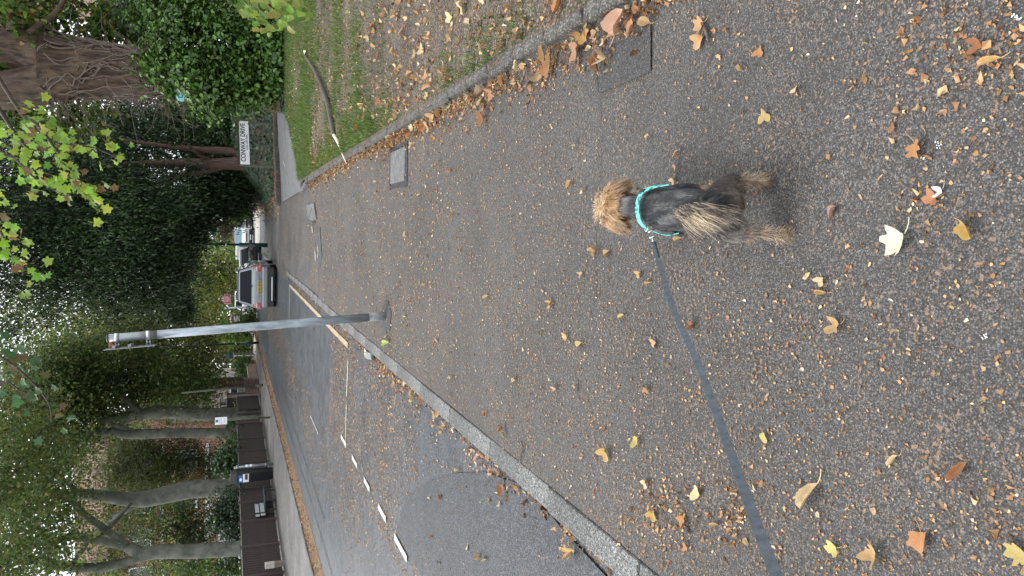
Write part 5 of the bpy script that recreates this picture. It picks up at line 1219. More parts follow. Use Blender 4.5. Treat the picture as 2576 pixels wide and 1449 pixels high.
# individual fallen leaves
rl = random.Random(12)
def fl(fn, curl, fold, wave): return lambda i: disc_leaf(fn, curl*rl.uniform(.7, 1.3), fold*rl.uniform(.6, 1.4), rg=rl, wave=wave)
def shard(a): return .40+.13*math.cos(3*a+.4)+.06*math.sin(5*a)
def strip(a): return .52/(math.sqrt((math.cos(a))**2+(3.2*math.sin(a))**2))+.015*math.sin(9*a)
FM = {'heart': leaf_part_meshes('dead_heart_leaf', fl(heart, .55, .42, .09), M['fallen'], 5), 'maple': leaf_part_meshes('dead_maple_leaf', fl(maple, .28, .16, .09), M['fallen'], 4),
      'shard': leaf_part_meshes('dead_leaf_shard', fl(shard, .6, .45, .11), M['fallen'], 5), 'strip': leaf_part_meshes('dead_rolled_leaf', fl(strip, .18, .9, .05), M['fallen'], 4),
      'cup': leaf_part_meshes('dead_cupped_leaf', fl(heart, .95, .5, .04), M['fallen'], 3)}
def fallen(p, s, kind, col, yaw, label, group=None, tilt=.12):
    o = bpy.data.objects.new('fallen_leaf', rl.choice(FM[kind])); C.objects.link(o)
    o.location = Vector(p)+Vector((0, 0, s*.03)); o.scale = (s, s, s); o.rotation_euler = (rl.gauss(0, tilt), rl.gauss(0, tilt), yaw); o.color = (*col, 1)
    return tag(o, label, 'leaf', group)
CREAM, TANC, ORNG, BRWN, GOLD, YELL, PALE, DARK, PINK, LIME = (.58, .56, .42), (.42, .28, .14), (.36, .18, .075), (.27, .12, .055), (.44, .29, .10), (.44, .36, .13), (.52, .40, .24), (.11, .05, .03), (.36, .22, .17), (.42, .52, .16)
SPEC = [(2270, 603, 88, 'maple', CREAM, 1.0, 'large cream maple leaf with long stalk behind the dog'),
 (2440, 577, 52, 'cup', GOLD, 2.4, 'round golden brown cupped leaf right behind the cream maple leaf'),
 (2107, 822, 50, 'shard', TANC, .6, 'tan triangular torn leaf lying below the stretched lead and left of the dog'),
 (2068, 735, 36, 'strip', TANC, 0, 'narrow rolled tan leaf just beyond the tan triangular leaf'),
 (2068, 706, 30, 'shard', PALE, 1.5, 'pale crumpled leaf bit topping the row beside the tan triangular leaf'),
 (2308, 370, 56, 'maple', ORNG, 2.0, 'orange brown star shaped leaf by a white speck, right behind the dog'),
 (1926, 294, 38, 'shard', (.38, .28, .13), 2.6, 'folded mustard leaf alone on clear asphalt right of the dog'),
 (2100, 532, 34, 'heart', PINK, 1.2, 'pinkish brown curled leaf just behind the planted hind paw'),
 (2040, 1248, 88, 'strip', PALE, 1.1, 'long pale twisted leaf close to the lead at the picture edge'),
 (1757, 1237, 44, 'heart', (.58, .44, .25), 1.0, 'pale oval leaf lying flat beside the far side of the lead'),
 (2413, 1186, 62, 'strip', BRWN, 1.0, 'dark brown rolled leaf on the lead side of the path'),
 (2322, 1352, 62, 'maple', (.40, .20, .09), 1.9, 'crumpled brown star shaped leaf nearest the lower corner'),
 (2205, 1400, 58, 'shard', TANC, 2.2, 'tan leaf folded to a point at the very bottom edge'),
 (2097, 1378, 40, 'shard', (.52, .40, .15), .4, 'olive gold triangular leaf next to a tiny tan leaf'),
 (1604, 1111, 34, 'cup', YELL, 1.2, 'bright yellow cupped leaf on the kerb side of the lead'),
 (1528, 1140, 44, 'shard', GOLD, 1.8, 'golden leaf pair with a brown half, nearer the kerb'),
 (1925, 1099, 28, 'heart', YELL, 2.0, 'small yellow green leaf beside the middle of the lead'),
 (2252, 1160, 42, 'strip', PALE, .9, 'pale ragged leaf strip on open asphalt left of the lead end'),
 (1648, 864, 28, 'shard', TANC, .9, 'small tan torn leaf left of the lead by the path middle'),
 (1568, 797, 36, 'strip', (.52, .36, .14), .3, 'slim golden leaf lying between lead and sign post'),
 (1632, 712, 28, 'strip', GOLD, .2, 'slim golden leaf touching the far part of the lead'),
 (1610, 690, 24, 'shard', GOLD, 1.2, 'little amber leaf near the lead clip'),
 (1502, 630, 28, 'shard', TANC, 1.6, 'small tan square leaf beside the dog head, left one of two'),
 (1531, 638, 26, 'heart', TANC, .8, 'small pale heart shaped leaf beside the dog head, lower one of two'),
 (1708, 602, 38, 'strip', TANC, .2, 'slim tan leaf tucked against the left flank of the dog'),
 (1388, 764, 28, 'shard', GOLD, 1.0, 'gold torn leaf between the dog and the sign post'),
 (1461, 866, 28, 'heart', YELL, .6, 'small yellow leaf straight out from the sign post foot'),
 (1226, 746, 30, 'strip', TANC, .3, 'tan curled leaf nearer the sign post, on bare path'),
 (978, 862, 46, 'strip', LIME, .2, 'pale green narrow leaf beside the foot of the sign post'),
 (1020, 797, 22, 'strip', (.45, .50, .12), .2, 'tiny green leaf right at the base of the sign post'),
 (1762, 104, 44, 'shard', (.48, .29, .14), 1.2, 'brown tattered leaf by a dark twig near the edging'),
 (1768, 62, 46, 'maple', (.45, .27, .14), .4, 'big crumpled leaf against a dark twig near the edging'),
 (1912, 133, 32, 'shard', ORNG, 2.2, 'folded orange leaf out on the path beyond the drift'),
 (2004, 226, 26, 'heart', PALE, .4, 'pale small leaf between mustard leaf and path edging'),
 (2492, 155, 54, 'strip', (.50, .33, .15), .1, 'tan torn leaf among crumbs in the near right corner'),
 (2462, 115, 40, 'shard', BRWN, .8, 'brown leaf among crumbs in the near right corner'),
 (2368, 484, 32, 'shard', (.68, .68, .66), 1.0, 'white papery scrap beside a crushed rusty leaf'),
 (2346, 500, 42, 'shard', (.36, .16, .08), .2, 'crushed rusty leaf beside a white papery scrap'),
 (2570, 1388, 60, 'maple', (.40, .32, .13), .5, 'yellow leaf cut by the bottom right picture corner'),
 (1645, 1295, 34, 'shard', GOLD, 2.0, 'golden scrap among crushed leaves left of the lead'),
 (1722, 1305, 40, 'maple', (.40, .19, .08), 1.2, 'reddish brown leaf among crushed leaves under the lead'),
 (1222, 1405, 26, 'strip', YELL, .3, 'small yellow leaf on the road patch near the kerb'),
 (1440, 1388, 40, 'shard', (.55, .38, .18), 1.1, 'tan leaf cluster lying on the dark road patch'),
 (1150, 1180, 26, 'strip', PALE, .2, 'slim pale leaf on the road just beyond the patch'),
 (905, 740, 24, 'shard', (.44, .5, .16), .4, 'pale green leaf on the road side of the yellow line'),
 (1437, 463, 24, 'cup', GOLD, 1.0, 'small glossy brown leaf ahead of the dog, right of its head'),
 (1698, 455, 26, 'shard', PALE, 1.6, 'pale pointed leaf right beside the dog harness')]
for (x, y, s, kd, col, yw, lab) in SPEC:
    onroad = y > 1449-.0 or ('road' in lab); z = ROAD_Z+.024 if onroad else .004
    p = G(x, y, z); dpt = (p-Vector((0, 0, CAM_H))).length
    if onroad: p.z = road_z(p.x)+.006
    fallen(p+Vector((0, 0, .002)), s*dpt/FPX*.92, kd, col, yw, lab)
PALS = [TANC, ORNG, BRWN, PALE, (.40, .25, .13), (.44, .30, .16), (.33, .19, .10), (.48, .36, .22)]
def many(n, fx_, fy_, zf, smin, smax, label, group, kinds=('heart', 'shard', 'strip', 'cup', 'shard', 'strip'), ok=None, tilt=.35):
    c = 0
    while c < n:
        x, y = fx_(), fy_()
        if ok and not ok(x, y): continue
        z = float(zf(np.array([x]), np.array([y]))[0]); k = rl.choice(kinds); col = rl.choice(PALS)
        tone = {TANC: 'tan', ORNG: 'orange brown', BRWN: 'dark brown', PALE: 'pale'}.get(col, 'light brown'); form = {'heart': 'whole', 'shard': 'torn', 'strip': 'rolled', 'cup': 'cupped', 'maple': 'lobed'}[k]
        lab = label.replace('TONE', tone).replace('FORM', form)
        fallen((x, y, z+.012), rl.uniform(smin, smax), k, [v*rl.uniform(.88, 1.12) for v in col], rl.uniform(0, 6.28), lab, group, tilt); c += 1
many(88, lambda: 1.15+2.6*rl.random()**1.4, lambda: 2.6+7*rl.random()**1.2, verge_z, .05, .125, 'TONE FORM dead leaf lying on the worn verge', 'dead leaves on the verge', ok=lambda x, y: x < 1.2+y*.35)
many(54, lambda: .97-abs(rl.gauss(0, .09)), lambda: 2.5+5.5*rl.random(), lambda X, Y: zflat(X, Y)+.012, .055, .12, 'TONE FORM dead leaf heaped against the old path edging', 'dead leaves against the path edging', ('heart', 'shard', 'cup', 'maple', 'strip'), tilt=.5)
many(72, lambda: rl.uniform(-1.25, .85), lambda: 1.9+8*rl.random(), zflat, .024, .055, 'small TONE FORM dead leaf on the open asphalt path', 'small dead leaves on the path', ('shard', 'strip', 'heart'), tilt=.2)
many(30, lambda: -1.52-abs(rl.gauss(0, .07)), lambda: 3.6+5.5*rl.random(), lambda X, Y: zr(X, Y)+.012, .05, .09, 'TONE FORM dead leaf in the gutter along the near kerb', 'dead leaves in the near gutter', ('shard', 'strip', 'heart', 'cup'), tilt=.4)
many(10, lambda: rl.uniform(-2.9, -1.7), lambda: 3.3+4*rl.random(), zr, .03, .06, 'small TONE FORM dead leaf on the road beside the kerb', 'dead leaves on the road', ('shard', 'strip', 'heart'), tilt=.2)
# white specks (droppings, feather)
for (x, y, s, lab) in ((2480, 848, .011, 'white bird dropping splash left of the tan torn leaf'), (2366, 365, 0.012, 'white splash beside the orange star shaped leaf'), (2560, 45, 0.016, 'white splash at the right corner of the path')):
    p = G(x, y); b = MB()
    for k in range(11): q = p+Vector((rl.gauss(0, s*.4), rl.gauss(0, s*.5), .004+.0004*k)); r = s*rl.uniform(.05, .17); b.poly([q+Vector((r*math.cos(i*1.05)*rl.uniform(.7, 1.2), r*math.sin(i*1.05)*rl.uniform(.7, 1.3), 0)) for i in range(6)])
    tag(b.build('dropping', M['white']), lab, 'dropping')
# sticks
sp = [G(770, 140, .06), G(800, 190, .09), G(825, 255, .08), (G(838, 305, .07)), G(843, 340, .05)]
t = thing('fallen_branch', 'long dark fallen branch with a bare pale end across the verge', 'branch', (sp[0].x, sp[0].y, 0))
r_ = [.022, .032, .040, .042, .032]
PP, RR = smooth_path([p+Vector((0, 0, verge_z(np.array([p.x]), np.array([p.y]))[0]-.03)) for p in sp], r_, 6); b = MB(); V, Fc = tube(PP, RR, 10, .15, 3); b.add(V, Fc); b.build('bark', M['stick'], t, smooth=True)
sq = [PP[-1], G(852, 362, .08), G(862, 388, .05), G(872, 412, .03)]
PP2, RR2 = smooth_path(sq, [.026, .022, .015, .005], 5); b = MB(); V, Fc = tube(PP2, RR2, 8, .15, 4); b.add(V, Fc); b.build('bare_end', M['bare_wood'], t, smooth=True)
b = MB(); V, Fc = tube(*smooth_path([PP[0]+Vector((.03, .02, .0)), PP[0]+Vector((.0, -.35, .05)), PP[0]+Vector((-.1, -.8, .06))], [.01, .025, .012], 4), 6, .2, 5); b.add(V, Fc); b.build('split_wood', M['bare_wood'], t, smooth=True)
for (pts, rad, lab) in (([(1765, 58), (1775, 78), (1783, 105)], .006, 'short dark twig lying beside crumpled leaves near the edging'), ([(1555, 1090+0), (1548, 1120), (1535, 1150)], .0, None), ([(1815, 860), (1795, 875), (1770, 888)], .0015, 'thin brown stalk lying on the path beyond the lead'), ([(1310, 1108), (1315, 1130), (1300, 1165)], .004, 'thin reddish twig lying across the kerb edge')):
    if not lab: continue
    PPt = [G(x, y, .012) for x, y in pts]; b = MB(); V, Fc = tube(*smooth_path(PPt, [rad, rad*1.1, rad*.6], 4), 6, .15, 7); b.add(V, Fc); tag(b.build('twig', M['twig'], smooth=True), lab, 'twig')

# ------------------------------------------------------------------ the dog
DX, DY = .1, 1.92
dog = thing('dog', None, None, (DX, DY, 0)); bpy.data.objects.remove(dog)
SK = []; ED = []
def jv(p, r, par=None):
    SK.append((Vector(p)-Vector((DX, DY, 0)), r)); i = len(SK)-1
    if par is not None: ED.append((par, i))
    return i
pel = jv((.097, 1.775, .222), (.066, .062))
b1 = jv((.094, 1.86, .222), (.070, .066), pel); b2 = jv((.092, 1.95, .215), (.078, .072), b1); b3 = jv((.096, 2.04, .208), (.083, .078), b2)
b4 = jv((.102, 2.11, .208), (.078, .078), b3); nk0 = jv((.107, 2.18, .228), (.058, .058), b4); nk1 = jv((.109, 2.24, .250), (.046, .046), nk0)
hd = jv((.110, 2.31, .268), (.050, .048), nk1); hd2 = jv((.111, 2.36, .264), (.046, .044), hd); mz = jv((.113, 2.415, .245), (.026, .024), hd2); mz2 = jv((.114, 2.45, .236), (.018, .017), mz)
rp = jv((.098, 1.735, .212), (.045, .045), pel)
# hind legs: left planted behind, right lifted
def legc(parent, P): 
    for p, r in P: parent = jv(p, (r, r), parent)
legc(pel, [((.050, 1.80, .180), .050), ((.030, 1.815, .125), .032), ((.026, 1.765, .082), .014), ((.023, 1.730, .040), .011), ((.023, 1.716, .016), .017), ((.023, 1.752, .013), .015)])
legc(pel, [((.145, 1.80, .182), .048), ((.170, 1.825, .135), .032), ((.180, 1.785, .105), .014), ((.186, 1.80, .068), .011), ((.188, 1.806, .042), .017), ((.188, 1.835, .026), .014)])
legc(b4, [((.048, 2.12, .160), .034), ((.044, 2.145, .095), .020), ((.045, 2.175, .040), .016), ((.046, 2.195, .016), .018)])
legc(b4, [((.158, 2.10, .160), .034), ((.166, 2.06, .105), .020), ((.168, 2.03, .055), .016), ((.170, 2.05, .030), .018)])
# tail carried over the back
legc(rp, [((.098, 1.738, .262), .020), ((.094, 1.765, .290), .014), ((.086, 1.81, .306), .011), ((.076, 1.856, .308), .008)])
# ear flaps
legc(hd, [((.070, 2.325, .285), .024), ((.050, 2.320, .276), .018), ((.036, 2.305, .256), .012)])
legc(hd, [((.150, 2.325, .285), .024), ((.170, 2.320, .276), .018), ((.184, 2.305, .258), .012)])
me = bpy.data.meshes.new('dog'); me.from_pydata([tuple(p) for p, r in SK], ED, [])
do = bpy.data.objects.new('dog', me); C.objects.link(do); do.location = (DX, DY, 0)
sk = do.modifiers.new('skin', 'SKIN'); sk.branch_smoothing = .7
for i, (p, r) in enumerate(SK):
    s = me.skin_vertices[0].data[i]; s.radius = r; s.use_root = (i == 0)
sb = do.modifiers.new('sub', 'SUBSURF'); sb.levels = 2; sb.render_levels = 2
bpy.context.view_layer.update()
dme = bpy.data.meshes.new_from_object(do.evaluated_get(bpy.context.evaluated_depsgraph_get()))
do.modifiers.clear(); do.data = dme; dme.materials.clear(); dme.materials.append(M['skin'])
for p in dme.polygons: p.use_smooth = True
tag(do, 'small grey and tan long haired terrier walking away in a turquoise harness', 'dog')
for s in (-1, 1):
    o = MB().bbox((0, 0, 0), (.014, .014, .014), .006).build('eye', M['nose'], do, world=False); o.location = (.012+s*.028, .455, .272)
o = MB().bbox((0, 0, 0), (.022, .018, .016), .006).build('nose', M['nose'], do, world=False); o.location = (.0145, .548, .238)
# fur: strands grown from the skin
dme.calc_loop_triangles()
vco = np.array([v.co for v in dme.vertices]); vno = np.array([v.normal for v in dme.vertices])
tri = np.array([t.vertices for t in dme.loop_triangles]); A = vco[tri]; area = np.linalg.norm(np.cross(A[:, 1]-A[:, 0], A[:, 2]-A[:, 0]), axis=1)/2
def sample(n, wfun=None):
    w = area.copy()
    if wfun is not None: w = w*wfun(A.mean(1))
    ti = RNG.choice(len(tri), n, p=w/w.sum()); u = RNG.random((n, 2)); f = u.sum(1) > 1; u[f] = 1-u[f]; bc = np.stack([1-u.sum(1), u[:, 0], u[:, 1]], -1)
    P = (A[ti]*bc[..., None]).sum(1); Nn = (vno[tri[ti]]*bc[..., None]).sum(1); Nn /= np.linalg.norm(Nn, axis=1)[:, None]+1e-9
    return P, Nn
def sstep(x, a, b2): t = np.clip((x-a)/(b2-a), 0, 1); return t*t*(3-2*t)
def grow(P, Nn, D, L, lift, sag, col, npt=7, bend=None, wob=.07, taper=True, rad=.00055, clump=0.0):
    n = len(P); d = D+RNG.normal(size=(n, 3))*wob; d -= Nn*(d*Nn).sum(1)[:, None]; d /= np.linalg.norm(d, axis=1)[:, None]+1e-9
    lf = (np.ones(n)*lift)[:, None]; d0 = d*(1-lf)+Nn*lf; d0 /= np.linalg.norm(d0, axis=1)[:, None]
    pts = [P]; cur = P.copy(); dd = d0; sg = (np.ones(n)*sag)[:, None]
    for k in range(1, npt):
        dd = dd+d*.10+(0 if bend is None else bend*(k/npt))+np.array([0, 0, -1])*sg*(k/npt)+RNG.normal(size=(n, 3))*.022; dd /= np.linalg.norm(dd, axis=1)[:, None]
        cur = cur+dd*(L[:, None]/(npt-1)); z = cur[:, 2]; cur = cur.copy(); cur[:, 2] = np.maximum(z, .003); pts.append(cur)
    return np.stack(pts, 1), col, rad
allS = []
hx = .010   # head and spine centre in dog space
def regions(P):
    y = P[:, 1]; x = P[:, 0]-0.0; z = P[:, 2]
    head = sstep(y, .335, .375); leg = (1-sstep(z, .085, .15)); 
    rear = 1-sstep(y, -.14, -.03); tail = (z > .285) & (y < .1)
    return head, leg, rear, tail
N_F = 120000
P0, N0 = sample(N_F, lambda c: 1.0+.8*(c[:, 1] > .33)+.5*(c[:, 2] < .1))
head, leg, rear, tail = regions(P0)
keepm = ~tail
P0, N0, head, leg, rear = P0[keepm], N0[keepm], head[keepm], leg[keepm], rear[keepm]
n = len(P0); x, y, z = P0.T
D = np.tile(np.array([0, -1., 0]), (n, 1)); side = np.clip(np.abs(x)/.08, 0, 1)
D[:, 2] -= .35*side*(1-head); D[:, 2] -= 2.0*leg
paw = sstep(-z, -.055, -.02); D[:, 0] += paw*RNG.normal(0, .3, n); D[:, 1] -= paw*.3; D[:, 2] += paw*1.5
ear = head*(np.abs(x-hx) > .045); D[:, 2] -= .9*ear; D[:, 0] += np.sign(x-hx)*.25*head*(np.abs(x-hx) > .02); D[:, 1] += .1*ear
front = head*sstep(y, .40, .5); D[:, 0] += (x-hx)*16*front; D[:, 2] -= .6*front; D[:, 1] += 1.5*front
L = .026+.010*head+.012*ear+.010*rear-.002*paw; L = L*(1-.72*sstep(z, .035, .06)*(1-sstep(z, .10, .13)))*(1-.5*front)*RNG.uniform(.6, 1.25, n)
lock = vnoise(x*55+y*8, y*14+z*40, 1.0, 71)+.6*vnoise(x*130, y*30+z*90, 1.0, 72)
def locks(pal, pr): 
    o = np.argsort(np.argsort(lock+RNG.normal(0, .45, n)))/n; e = np.cumsum(pr)/sum(pr); return np.array(pal)[np.minimum(np.searchsorted(e, o), len(pal)-1)]
grey = locks([(.012, .013, .015), (.024, .025, .028), (.050, .050, .053), (.10, .098, .096), (.16, .155, .15)], [.38, .29, .20, .09, .04])
tan = locks([(.22, .115, .05), (.38, .22, .10), (.52, .34, .18), (.66, .49, .31)], [.2, .32, .3, .18])
brown = locks([(.075, .058, .046), (.17, .12, .082), (.27, .195, .13), (.45, .35, .25)], [.24, .34, .28, .14])
silver = locks([(.085, .080, .075), (.19, .18, .17), (.34, .315, .285)], [.3, .4, .3])
nape = sstep(y, .29, .33)*(1-head)*(np.abs(x-hx) < .035)
col = grey*(1-.3*nape[:, None])+silver*.3*nape[:, None]
rs = np.clip(rear*.62*(1-sstep(z, .19, .26))+leg*1.0, 0, 1); rs = rs*(.6+.4*RNG.random(n))
col = col*(1-rs[:, None])+brown*rs[:, None]
lh = sstep(-x, .015, .05)*(1-sstep(y, -.08, -.01))*sstep(z, .06, .10)*(RNG.random(n) < .75)*.95; col = col*(1-lh[:, None])+silver*lh[:, None]
hm = (RNG.random(n) < head)[:, None]; tn = tan*(1-.32*sstep(np.abs(x-hx), .05, .10)*sstep(-z, -.27, -.235))[:, None]
col = np.where(hm, tn, col); col = col*RNG.uniform(.75, 1.25, (n, 1))
allS.append(grow(P0, N0, D, L, np.where(head > .5, .26, .12)+.06*leg*(1-paw)-.12*front, np.where(front > .3, .75, .10)+.35*ear+.1*leg, col))
# ear fringes and crown hair
for s in (-1, 1):
    m = 4200; f = RNG.random(m); Pe = np.stack([hx+s*(.034+.036*f), .405+RNG.normal(0, .020, m), .300-.028*f+RNG.normal(0, .006, m)], -1)
    Ne = np.tile(np.array([s*.55, .05, .8]), (m, 1)); Ne /= np.linalg.norm(Ne[0])
    De = np.tile(np.array([s*.40, -.85, -.45]), (m, 1)); lk = np.argsort(np.argsort(vnoise(Pe[:, 0]*160, Pe[:, 1]*60, 1.0, 75)+RNG.normal(0, .35, m)))/m; ce = np.array([(.08, .042, .022), (.19, .10, .05), (.33, .19, .09), (.46, .30, .16), (.60, .45, .28)])[np.minimum((lk*5).astype(int), 4)]*(1-.35*f[:, None])
    allS.append(grow(Pe, Ne, De, RNG.uniform(.035, .066, m), .14, .32, ce, npt=8, wob=.08))
m = 600; Pc = np.stack([RNG.normal(hx, .022, m), .37+RNG.uniform(0, .12, m), .305+RNG.normal(0, .004, m)], -1); Nc = np.tile(np.array([0, 0, 1.]), (m, 1))
Dc = np.stack([(Pc[:, 0]-hx)*28+RNG.normal(0, .3, m), -.3+(Pc[:, 1]-.41)*22, np.full(m, -.1)], -1); cc_ = np.array([(.60, .42, .24), (.70, .54, .34), (.48, .30, .14)])[RNG.choice(3, m)]
allS.append(grow(Pc, Nc, Dc, RNG.uniform(.016, .034, m), .10, .6, cc_, wob=.16))
# tail plume falling over the left hip
tp_ = np.array([(-.002, -.182, .262), (-.006, -.155, .292), (-.014, -.11, .310), (-.024, -.060, .312)])
m = 1350; f = RNG.random(m)**.6*2.99; i = f.astype(int); k = (f-i)[:, None]; Pt = tp_[i]*(1-k)+tp_[i+1]*k+RNG.normal(size=(m, 3))*.008
Nt = np.stack([-.55+RNG.normal(0, .35, m), RNG.normal(-.1, .3, m), np.full(m, .75)], -1); Nt /= np.linalg.norm(Nt, axis=1)[:, None]
fan = np.clip(vnoise(f*9, f*0+np.arange(m)*0.0, 1.0, 77)*.6+RNG.normal(.42, .25, m), 0, 1); Dt = np.stack([-.25-.75*fan, -1.0+.35*fan, .05*np.ones(m)], -1); Bt = np.stack([-.16+.10*RNG.normal(size=m), -.12+.10*RNG.normal(size=m), -.10*np.ones(m)], -1)
ct = np.array([(.036, .034, .033), (.07, .060, .050), (.125, .10, .074), (.235, .18, .125), (.46, .37, .26)])[np.minimum(5*np.argsort(np.argsort(vnoise(fan*30, f*14, 1.0, 78)+RNG.normal(0, .5, m)))**1.15/m**1.15, 4).astype(int)]
allS.append(grow(Pt, Nt, Dt, RNG.uniform(.05, .125, m)*(1-.25*fan), .06, .30, ct, npt=10, bend=Bt, wob=.10, rad=.0006))
m = 90; f = RNG.uniform(1.0, 2.99, m); i = f.astype(int); k = (f-i)[:, None]; Pt = tp_[i]*(1-k)+tp_[i+1]*k; cl_ = RNG.integers(0, 12, m)
Dt = np.stack([-.5+.35*np.sin(cl_*2.1), -1.0+.3*np.cos(cl_*1.7), -.35*np.ones(m)], -1); Nt = np.tile(np.array([-.3, 0, .95]), (m, 1))
allS.append(grow(Pt, Nt, Dt, RNG.uniform(.07, .13, m), .30, .22, np.array([(.60, .48, .33), (.48, .37, .24)])[RNG.choice(2, m)], npt=10, wob=.05, rad=.0007))
# feathering on the legs
for (c, mm, rx, dirv, LL) in (((-.075, -.135, .115), 420, .010, (-.03, -.55, -.85), .05), ((-.077, -.165, .075), 380, .006, (0, -.5, -.85), .045), ((-.077, -.190, .036), 700, .008, (0, -.55, -.7), .034), ((.082, -.125, .125), 350, .010, (.1, -.6, -.75), .04), ((.086, -.118, .085), 300, .006, (.05, -.6, -.75), .035), ((.088, -.108, .052), 650, .008, (.05, -.75, -.45), .034)):
    Pl = np.array(c)+RNG.normal(size=(mm, 3))*np.array([rx*.6, rx*.6, rx]); Nl = RNG.normal(size=(mm, 3)); Nl[:, 1] -= .8; Nl /= np.linalg.norm(Nl, axis=1)[:, None]
    cb_ = np.array([(.26, .18, .115), (.40, .30, .20), (.16, .11, .075), (.60, .50, .38)])[RNG.choice(4, mm, p=[.35, .3, .2, .15])]
    allS.append(grow(Pl, Nl, np.tile(np.array(dirv), (mm, 1)), RNG.uniform(.5, 1.1, mm)*LL, .04, .12, cb_, wob=.14))
hm_, ht_, hb_ = nt('dog_hair'); at_ = N(ht_, 'ShaderNodeAttribute', attribute_name='col'); ht_.links.new(at_.outputs['Color'], hb_.inputs['Base Color'])
hb_.inputs['Roughness'].default_value = .42; hb_.inputs['Specular IOR Level'].default_value = .45
sizes = []; pos = []; cols_ = []; rads = []
for S, c, r in allS:
    n, k, _ = S.shape; sizes += [k]*n; pos.append(S.reshape(-1, 3)); cols_.append(np.repeat(np.clip(c, .004, .9), k, 0)); rads.append(np.tile(r*np.array([1-.75*(j/(k-1))**1.5 for j in range(k)]), n))
hc = bpy.data.hair_curves.new('fur'); hc.add_curves(sizes)
pos = np.concatenate(pos).astype(np.float32); hc.points.foreach_set('position', pos.ravel()); hc.points.foreach_set('radius', np.concatenate(rads).astype(np.float32))
at = hc.attributes.new('col', 'FLOAT_COLOR', 'POINT'); cc = np.ones((len(pos), 4), dtype=np.float32); cc[:, :3] = np.concatenate(cols_); at.data.foreach_set('color', cc.ravel())
hc.materials.append(hm_); fo = bpy.data.objects.new('fur', hc); C.objects.link(fo); fo.parent = do
# harness laid over the coat
bv = BVHTree.FromPolygons([v.co for v in dme.vertices], [p.vertices[:] for p in dme.polygons])
hm2, t2_, b2_ = nt('turquoise_webbing'); co = coord(t2_); vo = N(t2_, 'ShaderNodeTexVoronoi', Scale=62.0); t2_.links.new(co, vo.inputs['Vector'])
rm = ramp(t2_, vo.outputs['Distance'], [(.34, (.015, .16, .15)), (.44, (.13, .60, .52))]); t2_.links.new(rm.outputs[0], b2_.inputs['Base Color']); b2_.inputs['Roughness'].default_value = .7
def strap_path(yc, th0, th1, n, slope=0.0, off=.017, cz=.21, ys=None):
    out = []
    for k in range(n):
        f = k/(n-1); th = th0+(th1-th0)*f; yy = yc+slope*f if ys is None else ys(f)
        c = Vector((.004, yy, cz)); d = Vector((math.sin(th), 0, math.cos(th))); h = bv.ray_cast(c+d*.3, -d)
        p = h[0] if h[0] is not None else c+d*.08
        out.append((p+d*off, d))
    return out
def ribbon(name, path, w, m, parent, th=.003, wdir=None):
    V = []; Fc = []
    for i, (p, d) in enumerate(path):
        tg = (path[min(i+1, len(path)-1)][0]-path[max(i-1, 0)][0]).normalized(); wv = tg.cross(d).normalized()*w/2; q = d.normalized()*th
        V += [p-wv, p+wv, p+wv+q, p-wv+q]
        if i:
            a = 4*(i-1)
            for k in range(4): Fc.append((a+k, a+(k+1) % 4, a+4+(k+1) % 4, a+4+k))
    Fc += [(0, 1, 2, 3), tuple(4*(len(path)-1)+k for k in (3, 2, 1, 0))]
    return MB().add(V, Fc).build(name, m, parent, world=False)
hn = MB().bbox((0, 0, 0), (.001, .001, .001), .0001)
p1_ = strap_path(0, math.radians(-74), math.radians(42), 22, ys=lambda f: .222-.012*f)
h1 = ribbon('harness', p1_, .021, hm2, do)
p3_ = strap_path(0, math.radians(46), math.radians(86), 10, ys=lambda f: .205-.075*f); ribbon('strap', p3_, .020, hm2, h1)
p4_ = strap_path(0, math.radians(40), math.radians(100), 12, ys=lambda f: .212+.06*f, off=.014); ribbon('strap', p4_, .018, hm2, h1)
p5_ = strap_path(0, math.radians(-80), math.radians(-120), 10, ys=lambda f: .21-.07*f, off=.014); ribbon('strap', p5_, .018, hm2, h1)
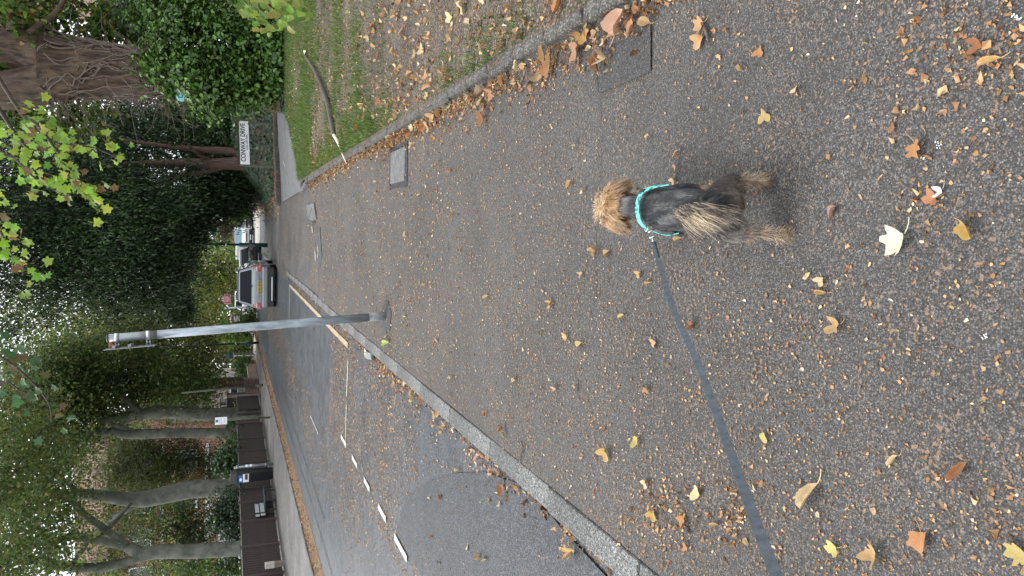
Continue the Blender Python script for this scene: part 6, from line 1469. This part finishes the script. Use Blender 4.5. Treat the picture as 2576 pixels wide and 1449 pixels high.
ribbon('slider', [(p+d*.003, d) for p, d in strap_path(0, math.radians(38), math.radians(47), 4, ys=lambda f: .211)], .024, M['black_plastic'], h1, .004)
def ring(name, c, nrm, r, t_, m, parent, world=False, n=20):
    nrm = Vector(nrm).normalized(); u = nrm.orthogonal().normalized(); v = nrm.cross(u); c = Vector(c)
    pts = [c+u*r*math.cos(2*PI*k/n)+v*r*math.sin(2*PI*k/n) for k in range(n+1)]
    return MB().tube(pts, [t_]*(n+1), 8, cap=False).build(name, m, parent, world, smooth=True)
rc = p1_[0][0]+Vector((-.004, -.004, -.008))
ring('ring', rc, (.9, .3, .5), .014, .0022, M['steel'], h1); ring('ring', p1_[2][0]+Vector((-.003, -.012, .004)), (.3, .2, 1), .012, .002, M['steel'], h1)
# the lead
rw = rc+Vector((DX, DY, 0))
a0 = rw+Vector((-.012, -.012, .004)); a1 = AT(1628, 606, 2.06); end = Vector((0, 0, CAM_H))+ray(1955, 1452).normalized()*.98; end2 = Vector((0, 0, CAM_H))+ray(2080, 1660).normalized()*.86
t = thing('dog_lead', 'grey webbing dog lead running from the harness to the lower picture edge', 'lead', a0)
ring('clip', a0+Vector((-.010, -.006, .004)), (1, 0, .3), .010, .0022, M['steel'], t, True); MB().tube([a0+Vector((-.014, -.012, .006)), a0+Vector((-.024, -.03, .014))], [.005, .004], 8).build('swivel', M['steel'], t, smooth=True)
s0 = a0+Vector((-.026, -.035, .016))
mid = [Vector((0, 0, CAM_H))+ray(1688, 760).normalized()*1.93, Vector((0, 0, CAM_H))+ray(1760, 925).normalized()*1.58, Vector((0, 0, CAM_H))+ray(1835, 1130).normalized()*1.27]
PP, RR = smooth_path([s0]+mid+[end, end2], [1]*6, 8)
path = []
for i, p in enumerate(PP):
    v = (Vector((0, 0, CAM_H))-p).normalized(); path.append((p, v))
ribbon('webbing', [(p-t.location, (v+Vector((.35, .1, 0))).normalized()) for p, v in path], .0155, M['leash'], t, .0018)
ribbon('handle_stitching', [(p-t.location+v*.001, v) for p, v in path[:4]], .0132, M['black_plastic'], t, .0022)
